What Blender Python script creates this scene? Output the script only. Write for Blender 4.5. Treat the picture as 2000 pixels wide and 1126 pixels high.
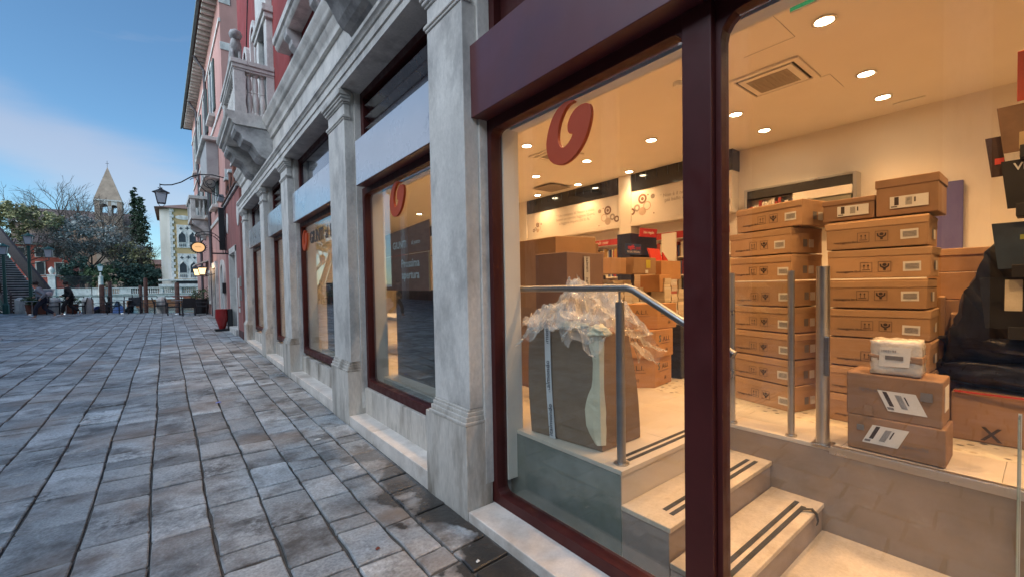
import bpy, bmesh, math, random
from mathutils import Vector, Matrix
R = math.radians
PI = math.pi
rnd = random.Random(11)
S = bpy.context.scene
COL = S.collection
for o in list(bpy.data.objects):
    bpy.data.objects.remove(o)

# ------------------------------------------------------------------ camera
def cam_axes(yaw, pitch, roll):
    cy, sy, cp, sp = math.cos(yaw), math.sin(yaw), math.cos(pitch), math.sin(pitch)
    F = Vector((sy*cp, cy*cp, sp)); r = Vector((cy, -sy, 0)); u = r.cross(F)
    cr, sr = math.cos(roll), math.sin(roll)
    return cr*r+sr*u, -sr*r+cr*u, F
cr_, cu_, cf_ = cam_axes(R(38.364), R(-1.634), R(-1.057))
cd = bpy.data.cameras.new('camera'); cam = bpy.data.objects.new('camera', cd); COL.objects.link(cam)
cam.matrix_world = Matrix(((cr_.x, cu_.x, -cf_.x, 0), (cr_.y, cu_.y, -cf_.y, 0), (cr_.z, cu_.z, -cf_.z, 1.6), (0, 0, 0, 1)))
cd.sensor_width = 36; cd.lens = 36*832.6/2000; cd.shift_y = 0.010; cd.clip_start = 0.05; cd.clip_end = 2000
S.camera = cam

# ------------------------------------------------------------------ world, sun, exposure
SUN_EL, SUN_AZ = 26.0, 258.0
w = bpy.data.worlds.new('World'); S.world = w; w.use_nodes = True
nt = w.node_tree; nt.nodes.clear(); N = nt.nodes.new; L = nt.links.new
wo = N('ShaderNodeOutputWorld'); bg = N('ShaderNodeBackground'); bg.inputs[1].default_value = 0.055
sky = N('ShaderNodeTexSky'); sky.sky_type = 'NISHITA'; sky.sun_disc = False
sky.sun_elevation = R(SUN_EL); sky.sun_rotation = R(SUN_AZ); sky.air_density = 1.0; sky.dust_density = 0.3; sky.ozone_density = 4.0
tc = N('ShaderNodeTexCoord'); mp = N('ShaderNodeMapping'); mp.inputs['Scale'].default_value = (1.2, 1.2, 6.0); mp.inputs['Rotation'].default_value = (R(3), R(-7), R(20)); mp.inputs['Location'].default_value = (.35, .2, .1)
cn = N('ShaderNodeTexNoise'); cn.inputs['Scale'].default_value = 1.25; cn.inputs['Detail'].default_value = 6; cn.inputs['Roughness'].default_value = 0.55
cn.inputs['Distortion'].default_value = 0.4
rp = N('ShaderNodeValToRGB'); rp.color_ramp.elements[0].position = 0.7; rp.color_ramp.elements[1].position = 1.0
rp.color_ramp.elements[0].color = (0, 0, 0, 1); rp.color_ramp.elements[1].color = (0.5, 0.5, 0.5, 1)
mx = N('ShaderNodeMix'); mx.data_type = 'RGBA'; mx.inputs[7].default_value = (3.9, 3.6, 3.85, 1)
L(tc.outputs['Generated'], mp.inputs[0]); L(mp.outputs[0], cn.inputs['Vector']); L(cn.outputs[0], rp.inputs[0])

# a low soft bank of cloud that dips toward the north, broken by the noise
sx_ = N('ShaderNodeSeparateXYZ'); L(tc.outputs['Generated'], sx_.inputs[0])
bl_ = N('ShaderNodeMath'); bl_.operation = 'MULTIPLY_ADD'; bl_.inputs[1].default_value = .33; bl_.inputs[2].default_value = -.182; L(sx_.outputs[0], bl_.inputs[0])
bs_ = N('ShaderNodeMath'); bs_.operation = 'ADD'; L(bl_.outputs[0], bs_.inputs[0]); L(sx_.outputs[2], bs_.inputs[1])
nd_ = N('ShaderNodeMath'); nd_.operation = 'MULTIPLY_ADD'; nd_.inputs[1].default_value = .16; nd_.inputs[2].default_value = -.08; L(cn.outputs[0], nd_.inputs[0])
be_ = N('ShaderNodeMath'); be_.operation = 'ADD'; L(bs_.outputs[0], be_.inputs[0]); L(nd_.outputs[0], be_.inputs[1])
ba_ = N('ShaderNodeMath'); ba_.operation = 'ABSOLUTE'; L(be_.outputs[0], ba_.inputs[0])
bm_ = N('ShaderNodeMapRange'); bm_.interpolation_type = 'SMOOTHERSTEP'; bm_.inputs[1].default_value = .0; bm_.inputs[2].default_value = .085; bm_.inputs[3].default_value = .42; bm_.inputs[4].default_value = 0; L(ba_.outputs[0], bm_.inputs[0])
mxm = N('ShaderNodeMath'); mxm.operation = 'MAXIMUM'; L(bm_.outputs[0], mxm.inputs[0]); L(rp.outputs[0], mxm.inputs[1])
L(mxm.outputs[0], mx.inputs[0]); hs_ = N('ShaderNodeVectorMath'); hs_.operation = 'MULTIPLY'; hs_.inputs[1].default_value = (.86, 1.04, 1.04); L(sky.outputs[0], hs_.inputs[0]); L(hs_.outputs[0], mx.inputs[6]); L(mx.outputs[2], bg.inputs[0]); L(bg.outputs[0], wo.inputs[0])
sd = bpy.data.lights.new('sun', 'SUN'); sun = bpy.data.objects.new('sun', sd); COL.objects.link(sun)
sd.energy = 1.5; sd.angle = R(75); sd.color = (0.86, 0.93, 1.0)
az = R(SUN_AZ); el = R(SUN_EL)
sdir = Vector((math.sin(az)*math.cos(el), math.cos(az)*math.cos(el), math.sin(el)))
sun.rotation_euler = sdir.to_track_quat('Z', 'Y').to_euler()
S.view_settings.view_transform = 'Standard'; S.view_settings.look = 'None'; S.view_settings.gamma = 1; S.view_settings.use_curve_mapping = False
S.view_settings.exposure = 1.75
S.cycles.max_bounces = 8; S.cycles.transparent_max_bounces = 16; S.cycles.glossy_bounces = 4; S.cycles.diffuse_bounces = 4
S.cycles.sample_clamp_indirect = 4; S.cycles.caustics_reflective = False; S.cycles.caustics_refractive = False
S.cycles.use_denoising = True

# ------------------------------------------------------------------ object helpers
OFF = {}
def link(o, parent=None):
    COL.objects.link(o)
    if parent is not None: o.parent = parent
    return o
def tag(o, label=None, cat=None, group=None, kind=None):
    if label: o['label'] = label
    if cat: o['category'] = cat
    if group: o['group'] = group
    if kind: o['kind'] = kind
    return o
def thing(name, label, cat, loc=(0, 0, 0), group=None, rz=0):
    o = bpy.data.objects.new(name, None); o.empty_display_size = .1; link(o); o.location = loc; o.rotation_euler = (0, 0, rz)
    OFF[o.name] = Vector((0, 0, 0)) if rz else Vector(loc)
    return tag(o, label, cat, group)
class MB:
    def __init__(s): s.v = []; s.f = []; s.tint = []; s.t = None
    def add(s, vs, fs):
        n = len(s.v); s.v += [tuple(p) for p in vs]; s.f += [tuple(i+n for i in f) for f in fs]
        if s.t is not None: s.tint += [s.t]*len(fs)
        return s
    def box(s, x0, x1, y0, y1, z0, z1):
        x0, x1 = sorted((x0, x1)); y0, y1 = sorted((y0, y1)); z0, z1 = sorted((z0, z1))
        return s.add([(x0,y0,z0),(x1,y0,z0),(x1,y1,z0),(x0,y1,z0),(x0,y0,z1),(x1,y0,z1),(x1,y1,z1),(x0,y1,z1)],
                     [(0,3,2,1),(4,5,6,7),(0,1,5,4),(1,2,6,5),(2,3,7,6),(3,0,4,7)])
    def obox(s, c, u, v, w):   # corner plus three edge vectors (right handed)
        c, u, v, w = Vector(c), Vector(u), Vector(v), Vector(w)
        if u.cross(v).dot(w) < 0: c = c+w; w = -w
        p = [c, c+u, c+u+v, c+v]; p += [q+w for q in p]
        return s.add(p, [(0,3,2,1),(4,5,6,7),(0,1,5,4),(1,2,6,5),(2,3,7,6),(3,0,4,7)])
    def tube(s, pts, r, n=8, cap=True):
        pts = [Vector(p) for p in pts]; m = len(pts); rs = r if isinstance(r, (list, tuple)) else [r]*m
        vs = []; up = None
        for i, p in enumerate(pts):
            d = (pts[min(i+1, m-1)]-pts[max(i-1, 0)]).normalized()
            if up is None: up = d.orthogonal().normalized()
            up = (up-d*up.dot(d)); up = up.normalized() if up.length > 1e-6 else d.orthogonal().normalized()
            sd_ = d.cross(up)
            for k in range(n):
                a = 2*PI*k/n; vs.append(p+(up*math.cos(a)+sd_*math.sin(a))*rs[i])
        fs = [(i*n+k, i*n+(k+1) % n, (i+1)*n+(k+1) % n, (i+1)*n+k) for i in range(m-1) for k in range(n)]
        if cap: fs += [tuple(range(n-1, -1, -1)), tuple((m-1)*n+k for k in range(n))]
        return s.add(vs, fs)
    def lathe(s, prof, c=(0, 0, 0), n=12):
        c = Vector(c); vs = []
        for r, z in prof:
            for k in range(n):
                a = 2*PI*k/n; vs.append(c+Vector((r*math.cos(a), r*math.sin(a), z)))
        m = len(prof)
        fs = [(i*n+k, i*n+(k+1) % n, (i+1)*n+(k+1) % n, (i+1)*n+k) for i in range(m-1) for k in range(n)]
        fs += [tuple(range(n-1, -1, -1)), tuple((m-1)*n+k for k in range(n))]
        return s.add(vs, fs)
    def extr(s, poly, fn, a, b):  # poly of 2D points, fn(p,q,t)->3D
        n = len(poly); vs = [fn(p, q, a) for p, q in poly]+[fn(p, q, b) for p, q in poly]
        return s.add(vs, [tuple(range(n-1, -1, -1)), tuple(range(n, 2*n))]+[(i, (i+1) % n, n+(i+1) % n, n+i) for i in range(n)])
    def ring(s, outer, inner, fn, a, b):  # two loops of same count
        n = len(outer); vs = [fn(p, q, t) for t in (a, b) for lo in (outer, inner) for p, q in lo]
        fs = []
        for i in range(n):
            j = (i+1) % n
            fs += [(i, j, n+j, n+i), (2*n+i, 3*n+i, 3*n+j, 2*n+j), (i, 2*n+i, 2*n+j, j), (n+i, n+j, 3*n+j, 3*n+i)]
        return s.add(vs, fs)
    def build(s, name, mat, parent=None, smooth=False, bevel=0, seg=2, label=None, kind=None, fix=True):
        me = bpy.data.meshes.new(name)
        off = OFF.get(parent.name, Vector((0, 0, 0))) if parent is not None else Vector((0, 0, 0))
        me.from_pydata([Vector(p)-off for p in s.v], [], s.f); me.update()
        if fix:
            bm = bmesh.new(); bm.from_mesh(me); bmesh.ops.recalc_face_normals(bm, faces=bm.faces)
            bm.to_mesh(me); bm.free()
        if s.tint:
            at = me.attributes.new('tint', 'FLOAT', 'FACE')
            for i, t in enumerate(s.tint): at.data[i].value = t
        o = bpy.data.objects.new(name, me); link(o, parent); OFF[o.name] = off
        if isinstance(mat, (list, tuple)):
            for m_ in mat: me.materials.append(m_)
        else: me.materials.append(mat)
        if smooth:
            for p in me.polygons: p.use_smooth = True
            if smooth != 'all':
                me.set_sharp_from_angle(angle=R(40))
        if bevel:
            b = o.modifiers.new('bevel', 'BEVEL'); b.width = bevel; b.segments = seg; b.limit_method = 'ANGLE'; b.angle_limit = R(40)
        tag(o, label, kind=kind)
        return o
def box(name, mat, parent, x0, x1, y0, y1, z0, z1, bevel=0.004, **k):
    return MB().box(x0, x1, y0, y1, z0, z1).build(name, mat, parent, bevel=bevel, **k)
def copy_tree(o, parent=None, loc=None, rz=None, label=None, group=None):
    c = o.copy(); link(c, parent); OFF[c.name] = OFF.get(o.name, Vector((0, 0, 0)))
    if loc is not None: c.location = loc
    if rz is not None: c.rotation_euler = (0, 0, rz)
    if label: c['label'] = label
    if group: c['group'] = group
    for ch in list(o.children): copy_tree(ch, c)
    return c
def text(body, size, pos, xdir, ydir, mat, parent=None, name='lettering', align='CENTER', depth=0.0006, sx=1.0, bold=False):
    cu = bpy.data.curves.new(name, 'FONT'); cu.body = body; cu.size = size; cu.align_x = align; cu.align_y = 'CENTER'; cu.extrude = depth; cu.resolution_u = 2
    if bold: cu.offset = size*0.018
    t = bpy.data.objects.new(name, cu); COL.objects.link(t)
    dg = bpy.context.evaluated_depsgraph_get(); dg.update()
    me = bpy.data.meshes.new_from_object(t.evaluated_get(dg)); bpy.data.objects.remove(t); bpy.data.curves.remove(cu)
    x = Vector(xdir).normalized(); y = Vector(ydir).normalized(); z = x.cross(y)
    M4 = Matrix(((x.x*sx, y.x, z.x, pos[0]), (x.y*sx, y.y, z.y, pos[1]), (x.z*sx, y.z, z.z, pos[2]), (0, 0, 0, 1)))
    me.transform(M4)
    off = OFF.get(parent.name, Vector((0, 0, 0))) if parent is not None else Vector((0, 0, 0))
    me.transform(Matrix.Translation(-off)); me.materials.clear(); me.materials.append(mat); me.name = name
    o = bpy.data.objects.new(name, me); link(o, parent); OFF[o.name] = off
    return o
WX = ((0, -1, 0), (0, 0, 1))   # writing on a face that looks toward -X
WY = ((1, 0, 0), (0, 0, 1))    # writing on a face that looks toward -Y

# ------------------------------------------------------------------ material helpers
def mat(name, col, rough=.6, metal=0, spec=.5, var=.18, scale=3.0, bump=.15, bscale=40, stain=None, sscale=1.2, samt=.5,
        stretch=(1, 1, 1), objr=0.0, tint=0.0, coat=0, coatr=.1, emit=None, estr=1, alpha=None, fine=0.0, coat_ior=1.5, s_lo=.5, s_hi=.68, ior=1.5):
    m = bpy.data.materials.new(name); m.use_nodes = True; t = m.node_tree; t.nodes.clear(); N = t.nodes.new; L = t.links.new
    out = N('ShaderNodeOutputMaterial'); b = N('ShaderNodeBsdfPrincipled'); L(b.outputs[0], out.inputs[0])
    b.inputs['Roughness'].default_value = rough; b.inputs['Metallic'].default_value = metal; b.inputs['Specular IOR Level'].default_value = spec
    b.inputs['IOR'].default_value = ior
    b.inputs['Coat Weight'].default_value = coat; b.inputs['Coat Roughness'].default_value = coatr; b.inputs['Coat IOR'].default_value = coat_ior
    if emit: b.inputs['Emission Color'].default_value = (*emit, 1); b.inputs['Emission Strength'].default_value = estr
    if alpha is not None: b.inputs['Alpha'].default_value = alpha
    tcn = N('ShaderNodeTexCoord'); oi = N('ShaderNodeObjectInfo')
    sc = N('ShaderNodeVectorMath'); sc.operation = 'SCALE'; sc.inputs[3].default_value = 37.0
    cx = N('ShaderNodeCombineXYZ'); 
    for i in range(3): L(oi.outputs['Random'], cx.inputs[i])
    L(cx.outputs[0], sc.inputs[0])
    ad = N('ShaderNodeVectorMath'); ad.operation = 'ADD'; L(tcn.outputs['Object'], ad.inputs[0]); L(sc.outputs[0], ad.inputs[1])
    ms = N('ShaderNodeVectorMath'); ms.operation = 'MULTIPLY'; ms.inputs[1].default_value = stretch; L(ad.outputs[0], ms.inputs[0])
    V = ms.outputs[0]
    def noise(s_, d=4, r=.55):
        n = N('ShaderNodeTexNoise'); n.inputs['Scale'].default_value = s_; n.inputs['Detail'].default_value = d; n.inputs['Roughness'].default_value = r
        L(V, n.inputs['Vector']); return n.outputs[0]
    def mapr(v, a, b_, c, d):
        n = N('ShaderNodeMapRange'); n.inputs[1].default_value = a; n.inputs[2].default_value = b_; n.inputs[3].default_value = c; n.inputs[4].default_value = d
        L(v, n.inputs[0]); return n.outputs[0]
    cur = N('ShaderNodeRGB'); cur.outputs[0].default_value = (*col, 1); cur = cur.outputs[0]
    def mul(c, f):
        n = N('ShaderNodeVectorMath'); n.operation = 'SCALE'; L(c, n.inputs[0]); L(f, n.inputs[3]); return n.outputs[0]
    if var: cur = mul(cur, mapr(noise(scale), .3, .7, 1-var, 1+var))
    if fine: cur = mul(cur, mapr(noise(scale*22, 2), .3, .7, 1-fine, 1+fine))
    if objr: cur = mul(cur, mapr(oi.outputs['Random'], 0, 1, 1-objr, 1+objr))
    if tint:
        a = N('ShaderNodeAttribute'); a.attribute_name = 'tint'; cur = mul(cur, mapr(a.outputs['Fac'], 0, 1, 1-tint, 1+tint))
    if stain:
        n = N('ShaderNodeMix'); n.data_type = 'RGBA'; f = mapr(noise(sscale, 7, .65), s_lo, s_hi, 0, samt)
        L(f, n.inputs[0]); L(cur, n.inputs[6]); n.inputs[7].default_value = (*stain, 1); cur = n.outputs[2]
    L(cur, b.inputs['Base Color'])
    L(mapr(noise(scale*2.3), .3, .7, max(0, rough-.1), min(1, rough+.12)), b.inputs['Roughness'])
    if bump:
        bp = N('ShaderNodeBump'); bp.inputs['Strength'].default_value = bump; bp.inputs['Distance'].default_value = .01
        L(noise(bscale, 5, .6), bp.inputs['Height']); L(bp.outputs[0], b.inputs['Normal'])
    m['_b'] = 0
    return m
def glass_mat(name, tint=(1, 1, 1), f0=.045, rough=.0, haze=0.0, hazecol=(.6, .6, .6)):
    m = bpy.data.materials.new(name); m.use_nodes = True; t = m.node_tree; t.nodes.clear(); N = t.nodes.new; L = t.links.new
    out = N('ShaderNodeOutputMaterial'); tr = N('ShaderNodeBsdfTransparent'); tr.inputs[0].default_value = (*tint, 1)
    gl = N('ShaderNodeBsdfGlossy'); gl.inputs['Roughness'].default_value = rough
    lw = N('ShaderNodeLayerWeight'); lw.inputs[0].default_value = .5
    pw = N('ShaderNodeMath'); pw.operation = 'POWER'; pw.inputs[1].default_value = 5.0; L(lw.outputs['Facing'], pw.inputs[0])
    ma = N('ShaderNodeMath'); ma.operation = 'MULTIPLY_ADD'; ma.inputs[1].default_value = 1-f0; ma.inputs[2].default_value = f0; L(pw.outputs[0], ma.inputs[0])
    mxs = N('ShaderNodeMixShader'); L(ma.outputs[0], mxs.inputs[0]); L(tr.outputs[0], mxs.inputs[1]); L(gl.outputs[0], mxs.inputs[2])
    last = mxs.outputs[0]
    if haze:
        df = N('ShaderNodeBsdfDiffuse'); df.inputs[0].default_value = (*hazecol, 1); m2 = N('ShaderNodeMixShader'); m2.inputs[0].default_value = haze
        L(last, m2.inputs[1]); L(df.outputs[0], m2.inputs[2]); last = m2.outputs[0]
    L(last, out.inputs[0]); return m
def emit_mat(name, col, strength):
    m = bpy.data.materials.new(name); m.use_nodes = True; t = m.node_tree; t.nodes.clear()
    o = t.nodes.new('ShaderNodeOutputMaterial'); e = t.nodes.new('ShaderNodeEmission'); e.inputs[0].default_value = (*col, 1); e.inputs[1].default_value = strength
    t.links.new(e.outputs[0], o.inputs[0]); return m

istria = mat('istrian_stone', (.62, .595, .55), .6, var=.18, scale=2.2, bump=.3, bscale=35, stain=(.26, .25, .235), sscale=2.6, samt=.7, stretch=(1, 1, .6), s_lo=.5, s_hi=.68, fine=.08)
istria_low = mat('istrian_stone_streaked', (.58, .54, .48), .55, var=.22, scale=2.5, bump=.35, bscale=30, stain=(.17, .14, .105), sscale=3.2, samt=.85, stretch=(1, 1, .25), s_lo=.47, s_hi=.66, fine=.1)
sill_stone = mat('sill_stone', (.76, .70, .63), .42, var=.15, scale=3, bump=.12, bscale=50, stain=(.33, .25, .18), sscale=2.4, samt=.55, s_lo=.5, s_hi=.7, fine=.05)
carved = mat('carved_stone', (.42, .41, .40), .7, var=.25, scale=5, bump=.8, bscale=16, stain=(.12, .115, .11), sscale=3, samt=.7, s_lo=.46, s_hi=.64)
burg = mat('burgundy_metal', (.060, .011, .010), .45, var=.12, scale=5, bump=.0, spec=.28)
burg_panel = mat('burgundy_satin_panel', (.095, .020, .022), .42, var=.12, scale=2, bump=.01, coat=.4, coatr=.35, coat_ior=1.5, stain=(.06, .018, .03), sscale=2.2, samt=.4)
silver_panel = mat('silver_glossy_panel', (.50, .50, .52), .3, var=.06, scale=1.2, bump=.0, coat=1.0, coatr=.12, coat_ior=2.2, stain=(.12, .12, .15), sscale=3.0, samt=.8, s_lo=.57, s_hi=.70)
burg_dark = mat('dark_louvre_paint', (.025, .009, .011), .3, var=.1, bump=.0, coat=1, coatr=.12, coat_ior=2.2)
pane = glass_mat('clear_pane', (.95, .97, .96), .052)
pane2 = glass_mat('mirror_clear_pane', (.90, .94, .93), .15)
dark_pane = mat('dark_mirror_pane', (.02, .03, .045), .06, var=.1, bump=0, coat=1, coatr=.03, coat_ior=2.6)
far_pane = mat('far_window_glass', (.03, .035, .042), .35, var=.3, scale=2, bump=0)
red_wall = mat('red_plaster', (.27, .042, .038), .85, var=.2, scale=1.5, bump=.2, bscale=25, stain=(.16, .03, .03), sscale=.9, samt=.6)
rose_wall = mat('rose_plaster', (.30, .115, .10), .9, var=.22, scale=1.8, bump=.25, bscale=20, stain=(.17, .085, .08), sscale=1.3, samt=.7, stretch=(1, 1, .5))
pink_wall = mat('pink_plaster', (.50, .27, .23), .9, var=.15, scale=1.2, bump=.15, bscale=18, stain=(.33, .17, .15), sscale=.8, samt=.55, stretch=(1, 1, .5))
white_paint = mat('white_paint', (.72, .69, .63), .7, var=.05, scale=2, bump=.05)
iron = mat('wrought_iron', (.02, .02, .022), .5, metal=.3, var=.1, bump=.05)
mortar = mat('mortar', (.085, .08, .072), .9, var=.35, scale=9, bump=.6, bscale=60)
# ------------------------------------------------------------------ ground
def g(y): return .0185*max(0.0, y-3.0)
def quay(x): return 30.2-.87*x          # the quay edge runs obliquely
def stone_mat():
    m = mat('trachyte_paving', (.385, .415, .43), .5, var=.2, scale=2.6, bump=.8, bscale=22, stain=(.075, .066, .057), sscale=2.4, samt=.88, tint=.40, fine=.26, s_lo=.47, s_hi=.66, spec=.45)
    t = m.node_tree; N = t.nodes.new; L = t.links.new
    b = [n for n in t.nodes if n.type == 'BSDF_PRINCIPLED'][0]
    src = b.inputs['Base Color'].links[0].from_socket; rsrc = b.inputs['Roughness'].links[0].from_socket
    geo = N('ShaderNodeNewGeometry'); sp = N('ShaderNodeSeparateXYZ'); L(geo.outputs['Position'], sp.inputs[0])
    nz = N('ShaderNodeTexNoise'); nz.inputs['Scale'].default_value = 2.3; nz.inputs['Detail'].default_value = 6; L(geo.outputs['Position'], nz.inputs['Vector'])
    # damp patches that creep out from the foot of the building
    ma = N('ShaderNodeMath'); ma.operation = 'MULTIPLY_ADD'; ma.inputs[1].default_value = 1.5; L(nz.outputs[0], ma.inputs[0]); L(sp.outputs['X'], ma.inputs[2])
    mr = N('ShaderNodeMapRange'); mr.inputs[1].default_value = 2.02; mr.inputs[2].default_value = 2.10; L(ma.outputs[0], mr.inputs[0])
    my = N('ShaderNodeMapRange'); my.inputs[1].default_value = 2.8; my.inputs[2].default_value = 4.8; my.inputs[3].default_value = 1; my.inputs[4].default_value = .15; L(sp.outputs['Y'], my.inputs[0])
    mm = N('ShaderNodeMath'); mm.operation = 'MULTIPLY'; L(mr.outputs[0], mm.inputs[0]); L(my.outputs[0], mm.inputs[1])
    # scattered puddles and pale droppings
    n2 = N('ShaderNodeTexNoise'); n2.inputs['Scale'].default_value = .9; n2.inputs['Detail'].default_value = 5; L(geo.outputs['Position'], n2.inputs['Vector'])
    pr = N('ShaderNodeMapRange'); pr.inputs[1].default_value = .64; pr.inputs[2].default_value = .70; L(n2.outputs[0], pr.inputs[0])
    n3 = N('ShaderNodeTexNoise'); n3.inputs['Scale'].default_value = 7.0; n3.inputs['Detail'].default_value = 3; L(geo.outputs['Position'], n3.inputs['Vector'])
    dr = N('ShaderNodeMapRange'); dr.inputs[1].default_value = .70; dr.inputs[2].default_value = .72; dr.inputs[4].default_value = .6; L(n3.outputs[0], dr.inputs[0])
    m0 = N('ShaderNodeMix'); m0.data_type = 'RGBA'; L(dr.outputs[0], m0.inputs[0]); L(src, m0.inputs[6]); m0.inputs[7].default_value = (.42, .41, .38, 1)
    # pitted, blackened hollows worn into single slabs
    n5 = N('ShaderNodeTexNoise'); n5.inputs['Scale'].default_value = 1.7; n5.inputs['Detail'].default_value = 3; L(geo.outputs['Position'], n5.inputs['Vector'])
    n6 = N('ShaderNodeTexNoise'); n6.inputs['Scale'].default_value = 19; n6.inputs['Detail'].default_value = 4; n6.inputs['Roughness'].default_value = .7; L(geo.outputs['Position'], n6.inputs['Vector'])
    a5 = N('ShaderNodeMapRange'); a5.inputs[1].default_value = .52; a5.inputs[2].default_value = .70; L(n5.outputs[0], a5.inputs[0])
    a6 = N('ShaderNodeMapRange'); a6.inputs[1].default_value = .40; a6.inputs[2].default_value = .60; L(n6.outputs[0], a6.inputs[0])
    p5 = N('ShaderNodeMath'); p5.operation = 'MULTIPLY'; L(a5.outputs[0], p5.inputs[0]); L(a6.outputs[0], p5.inputs[1])
    m5 = N('ShaderNodeMix'); m5.data_type = 'RGBA'; L(p5.outputs[0], m5.inputs[0]); L(m0.outputs[2], m5.inputs[6]); m5.inputs[7].default_value = (.06, .055, .05, 1); m0 = m5
    # ochre and reddish rubbing toward the shop front
    n4 = N('ShaderNodeTexNoise'); n4.inputs['Scale'].default_value = 1.1; n4.inputs['Detail'].default_value = 4; L(geo.outputs['Position'], n4.inputs['Vector'])
    oc = N('ShaderNodeMapRange'); oc.inputs[1].default_value = .5; oc.inputs[2].default_value = .66; oc.inputs[4].default_value = .6; L(n4.outputs[0], oc.inputs[0])
    m4 = N('ShaderNodeMix'); m4.data_type = 'RGBA'; L(oc.outputs[0], m4.inputs[0]); L(m0.outputs[2], m4.inputs[6]); m4.inputs[7].default_value = (.27, .21, .165, 1)
    mx = N('ShaderNodeMix'); mx.data_type = 'RGBA'; L(mm.outputs[0], mx.inputs[0]); L(m4.outputs[2], mx.inputs[6]); mx.inputs[7].default_value = (.045, .041, .037, 1)
    L(mx.outputs[2], b.inputs['Base Color'])
    ad = N('ShaderNodeMath'); ad.operation = 'MAXIMUM'; L(mm.outputs[0], ad.inputs[0]); L(pr.outputs[0], ad.inputs[1])
    rm = N('ShaderNodeMapRange'); rm.inputs[3].default_value = 1; rm.inputs[4].default_value = .42; L(ad.outputs[0], rm.inputs[0])
    rr = N('ShaderNodeMath'); rr.operation = 'MULTIPLY'; L(rsrc, rr.inputs[0]); L(rm.outputs[0], rr.inputs[1]); L(rr.outputs[0], b.inputs['Roughness'])
    return m
paving = stone_mat()
vs = []; fs = []
xs = [-60, -30, -14, -8, -4, -2, 0, 1.6, 3.5]; ys = [-30, -4, 3]
for x in xs:
    for y in ys: vs.append((x, y, g(y)-.017))
    vs.append((x, quay(x)-.3, g(quay(x))-.017))
for i in range(len(xs)-1):
    for j in range(3): a = i*4+j; fs.append((a, a+4, a+5, a+1))
pav = MB().add(vs, fs).build('pavement', mortar, kind='structure')
# joints between the courses of slabs, as read along the pavement
JX = [-14, -13.5]
x = -13.5
while x < -1.3: x += rnd.uniform(.33, .42); JX.append(x)
JX = [j for j in JX if j < -1.05]+[-.87, -.52, -.175, .16, .47, .77, 1.05, 1.27, 1.535]
def jx(k, y):
    X0 = JX[k]; t = min(1, max(0, (1.53-X0)/1.6)); return X0-.0135*(y-3.3)*t+.008*math.sin(y*1.7+k*2.1)*(0 if k == len(JX)-1 else 1)
def facade_x(y): return 1.537 if y < 14.7 else 1.55-.02*max(0, y-19)
slabs = []
for k in range(len(JX)-1):
    y = -3.0+rnd.random()*.5; wide = JX[k+1]-JX[k]
    while y < quay(JX[k]):
        ln = rnd.choice([rnd.uniform(.2, .34), rnd.uniform(.34, .54), rnd.uniform(.42, .70)])*(.8 if k >= len(JX)-4 else 1)
        slabs.append((k, y, min(y+ln, quay(JX[k])-.05))); y += ln
def slab_geo(mb, k, y0, y1, fine=True):
    sk = -.06 if JX[k] < 1 else .03     # cross joints lie a little askew
    ji = .004; zt = rnd.uniform(-.005, .005); h = .03
    c = []
    for (kk, yy, sx, sy) in ((k, y0, 1, 1), (k+1, y0, -1, 1), (k+1, y1, -1, -1), (k, y1, 1, -1)):
        X = jx(kk, yy)+sx*(ji+rnd.uniform(0, .005)); Y = yy+sy*(.005+rnd.uniform(0, .007))+sk*(JX[kk]-JX[k])
        c.append((X, Y))
    cx = sum(p[0] for p in c)/4; cy = sum(p[1] for p in c)/4
    tx, ty = rnd.uniform(-.01, .01), rnd.uniform(-.008, .008)
    def z(p): return g(p[1])+zt+tx*(p[0]-cx)+ty*(p[1]-cy)
    if fine:  # eight-sided outline with worn corners and a rounded shoulder
        o = []
        for i in range(4):
            a, b_ = c[i], c[(i+1) % 4]
            t1 = rnd.uniform(.012, .05); t2 = 1-rnd.uniform(.012, .05); tm = rnd.uniform(.35, .65); wob = rnd.uniform(-.010, .003)
            nx, ny = (b_[1]-a[1]), -(b_[0]-a[0]); l = math.hypot(nx, ny); nx /= l; ny /= l
            for t_, w_ in ((t1, rnd.uniform(-.002, .002)), (tm, wob), (t2, rnd.uniform(-.002, .002))): o.append((a[0]+(b_[0]-a[0])*t_+nx*w_, a[1]+(b_[1]-a[1])*t_+ny*w_))
    else: o = c
    n = len(o); ins = .009
    i_ = [(p[0]+(cx-p[0])*ins/max(.1, math.hypot(p[0]-cx, p[1]-cy)), p[1]+(cy-p[1])*ins/max(.1, math.hypot(p[0]-cx, p[1]-cy))) for p in o]
    V = [(p[0], p[1], z(p)-h) for p in o]+[(p[0], p[1], z(p)-.006) for p in o]+[(p[0], p[1], z(p)) for p in i_]
    F = [(a, (a+1) % n, n+(a+1) % n, n+a) for a in range(n)]+[(n+a, n+(a+1) % n, 2*n+(a+1) % n, 2*n+a) for a in range(n)]+[tuple(range(2*n, 3*n))]
    mb.t = min(1, max(0, rnd.gauss(.5, .26))); mb.add(V, F)
def dist(s_): return math.hypot(JX[s_[0]]+.15, (s_[1]+s_[2])/2)
def inview(s_):
    X, Y = JX[s_[0]]+.15, (s_[1]+s_[2])/2
    return Y > .6 and math.degrees(math.atan2(X, Y)) > -17 and Y < 16
near = sorted([s_ for s_ in slabs if inview(s_)], key=dist)[:290]; ns = set(near)
for s_ in near:
    mb = MB(); slab_geo(mb, *s_); mb.build('paving_stone', paving, pav)
mb = MB()
for s_ in slabs:
    if s_ not in ns: slab_geo(mb, *s_, fine=s_[1] < 14 and JX[s_[0]] > -3)
mb.build('distant_paving', paving, pav, kind='stuff')

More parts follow.
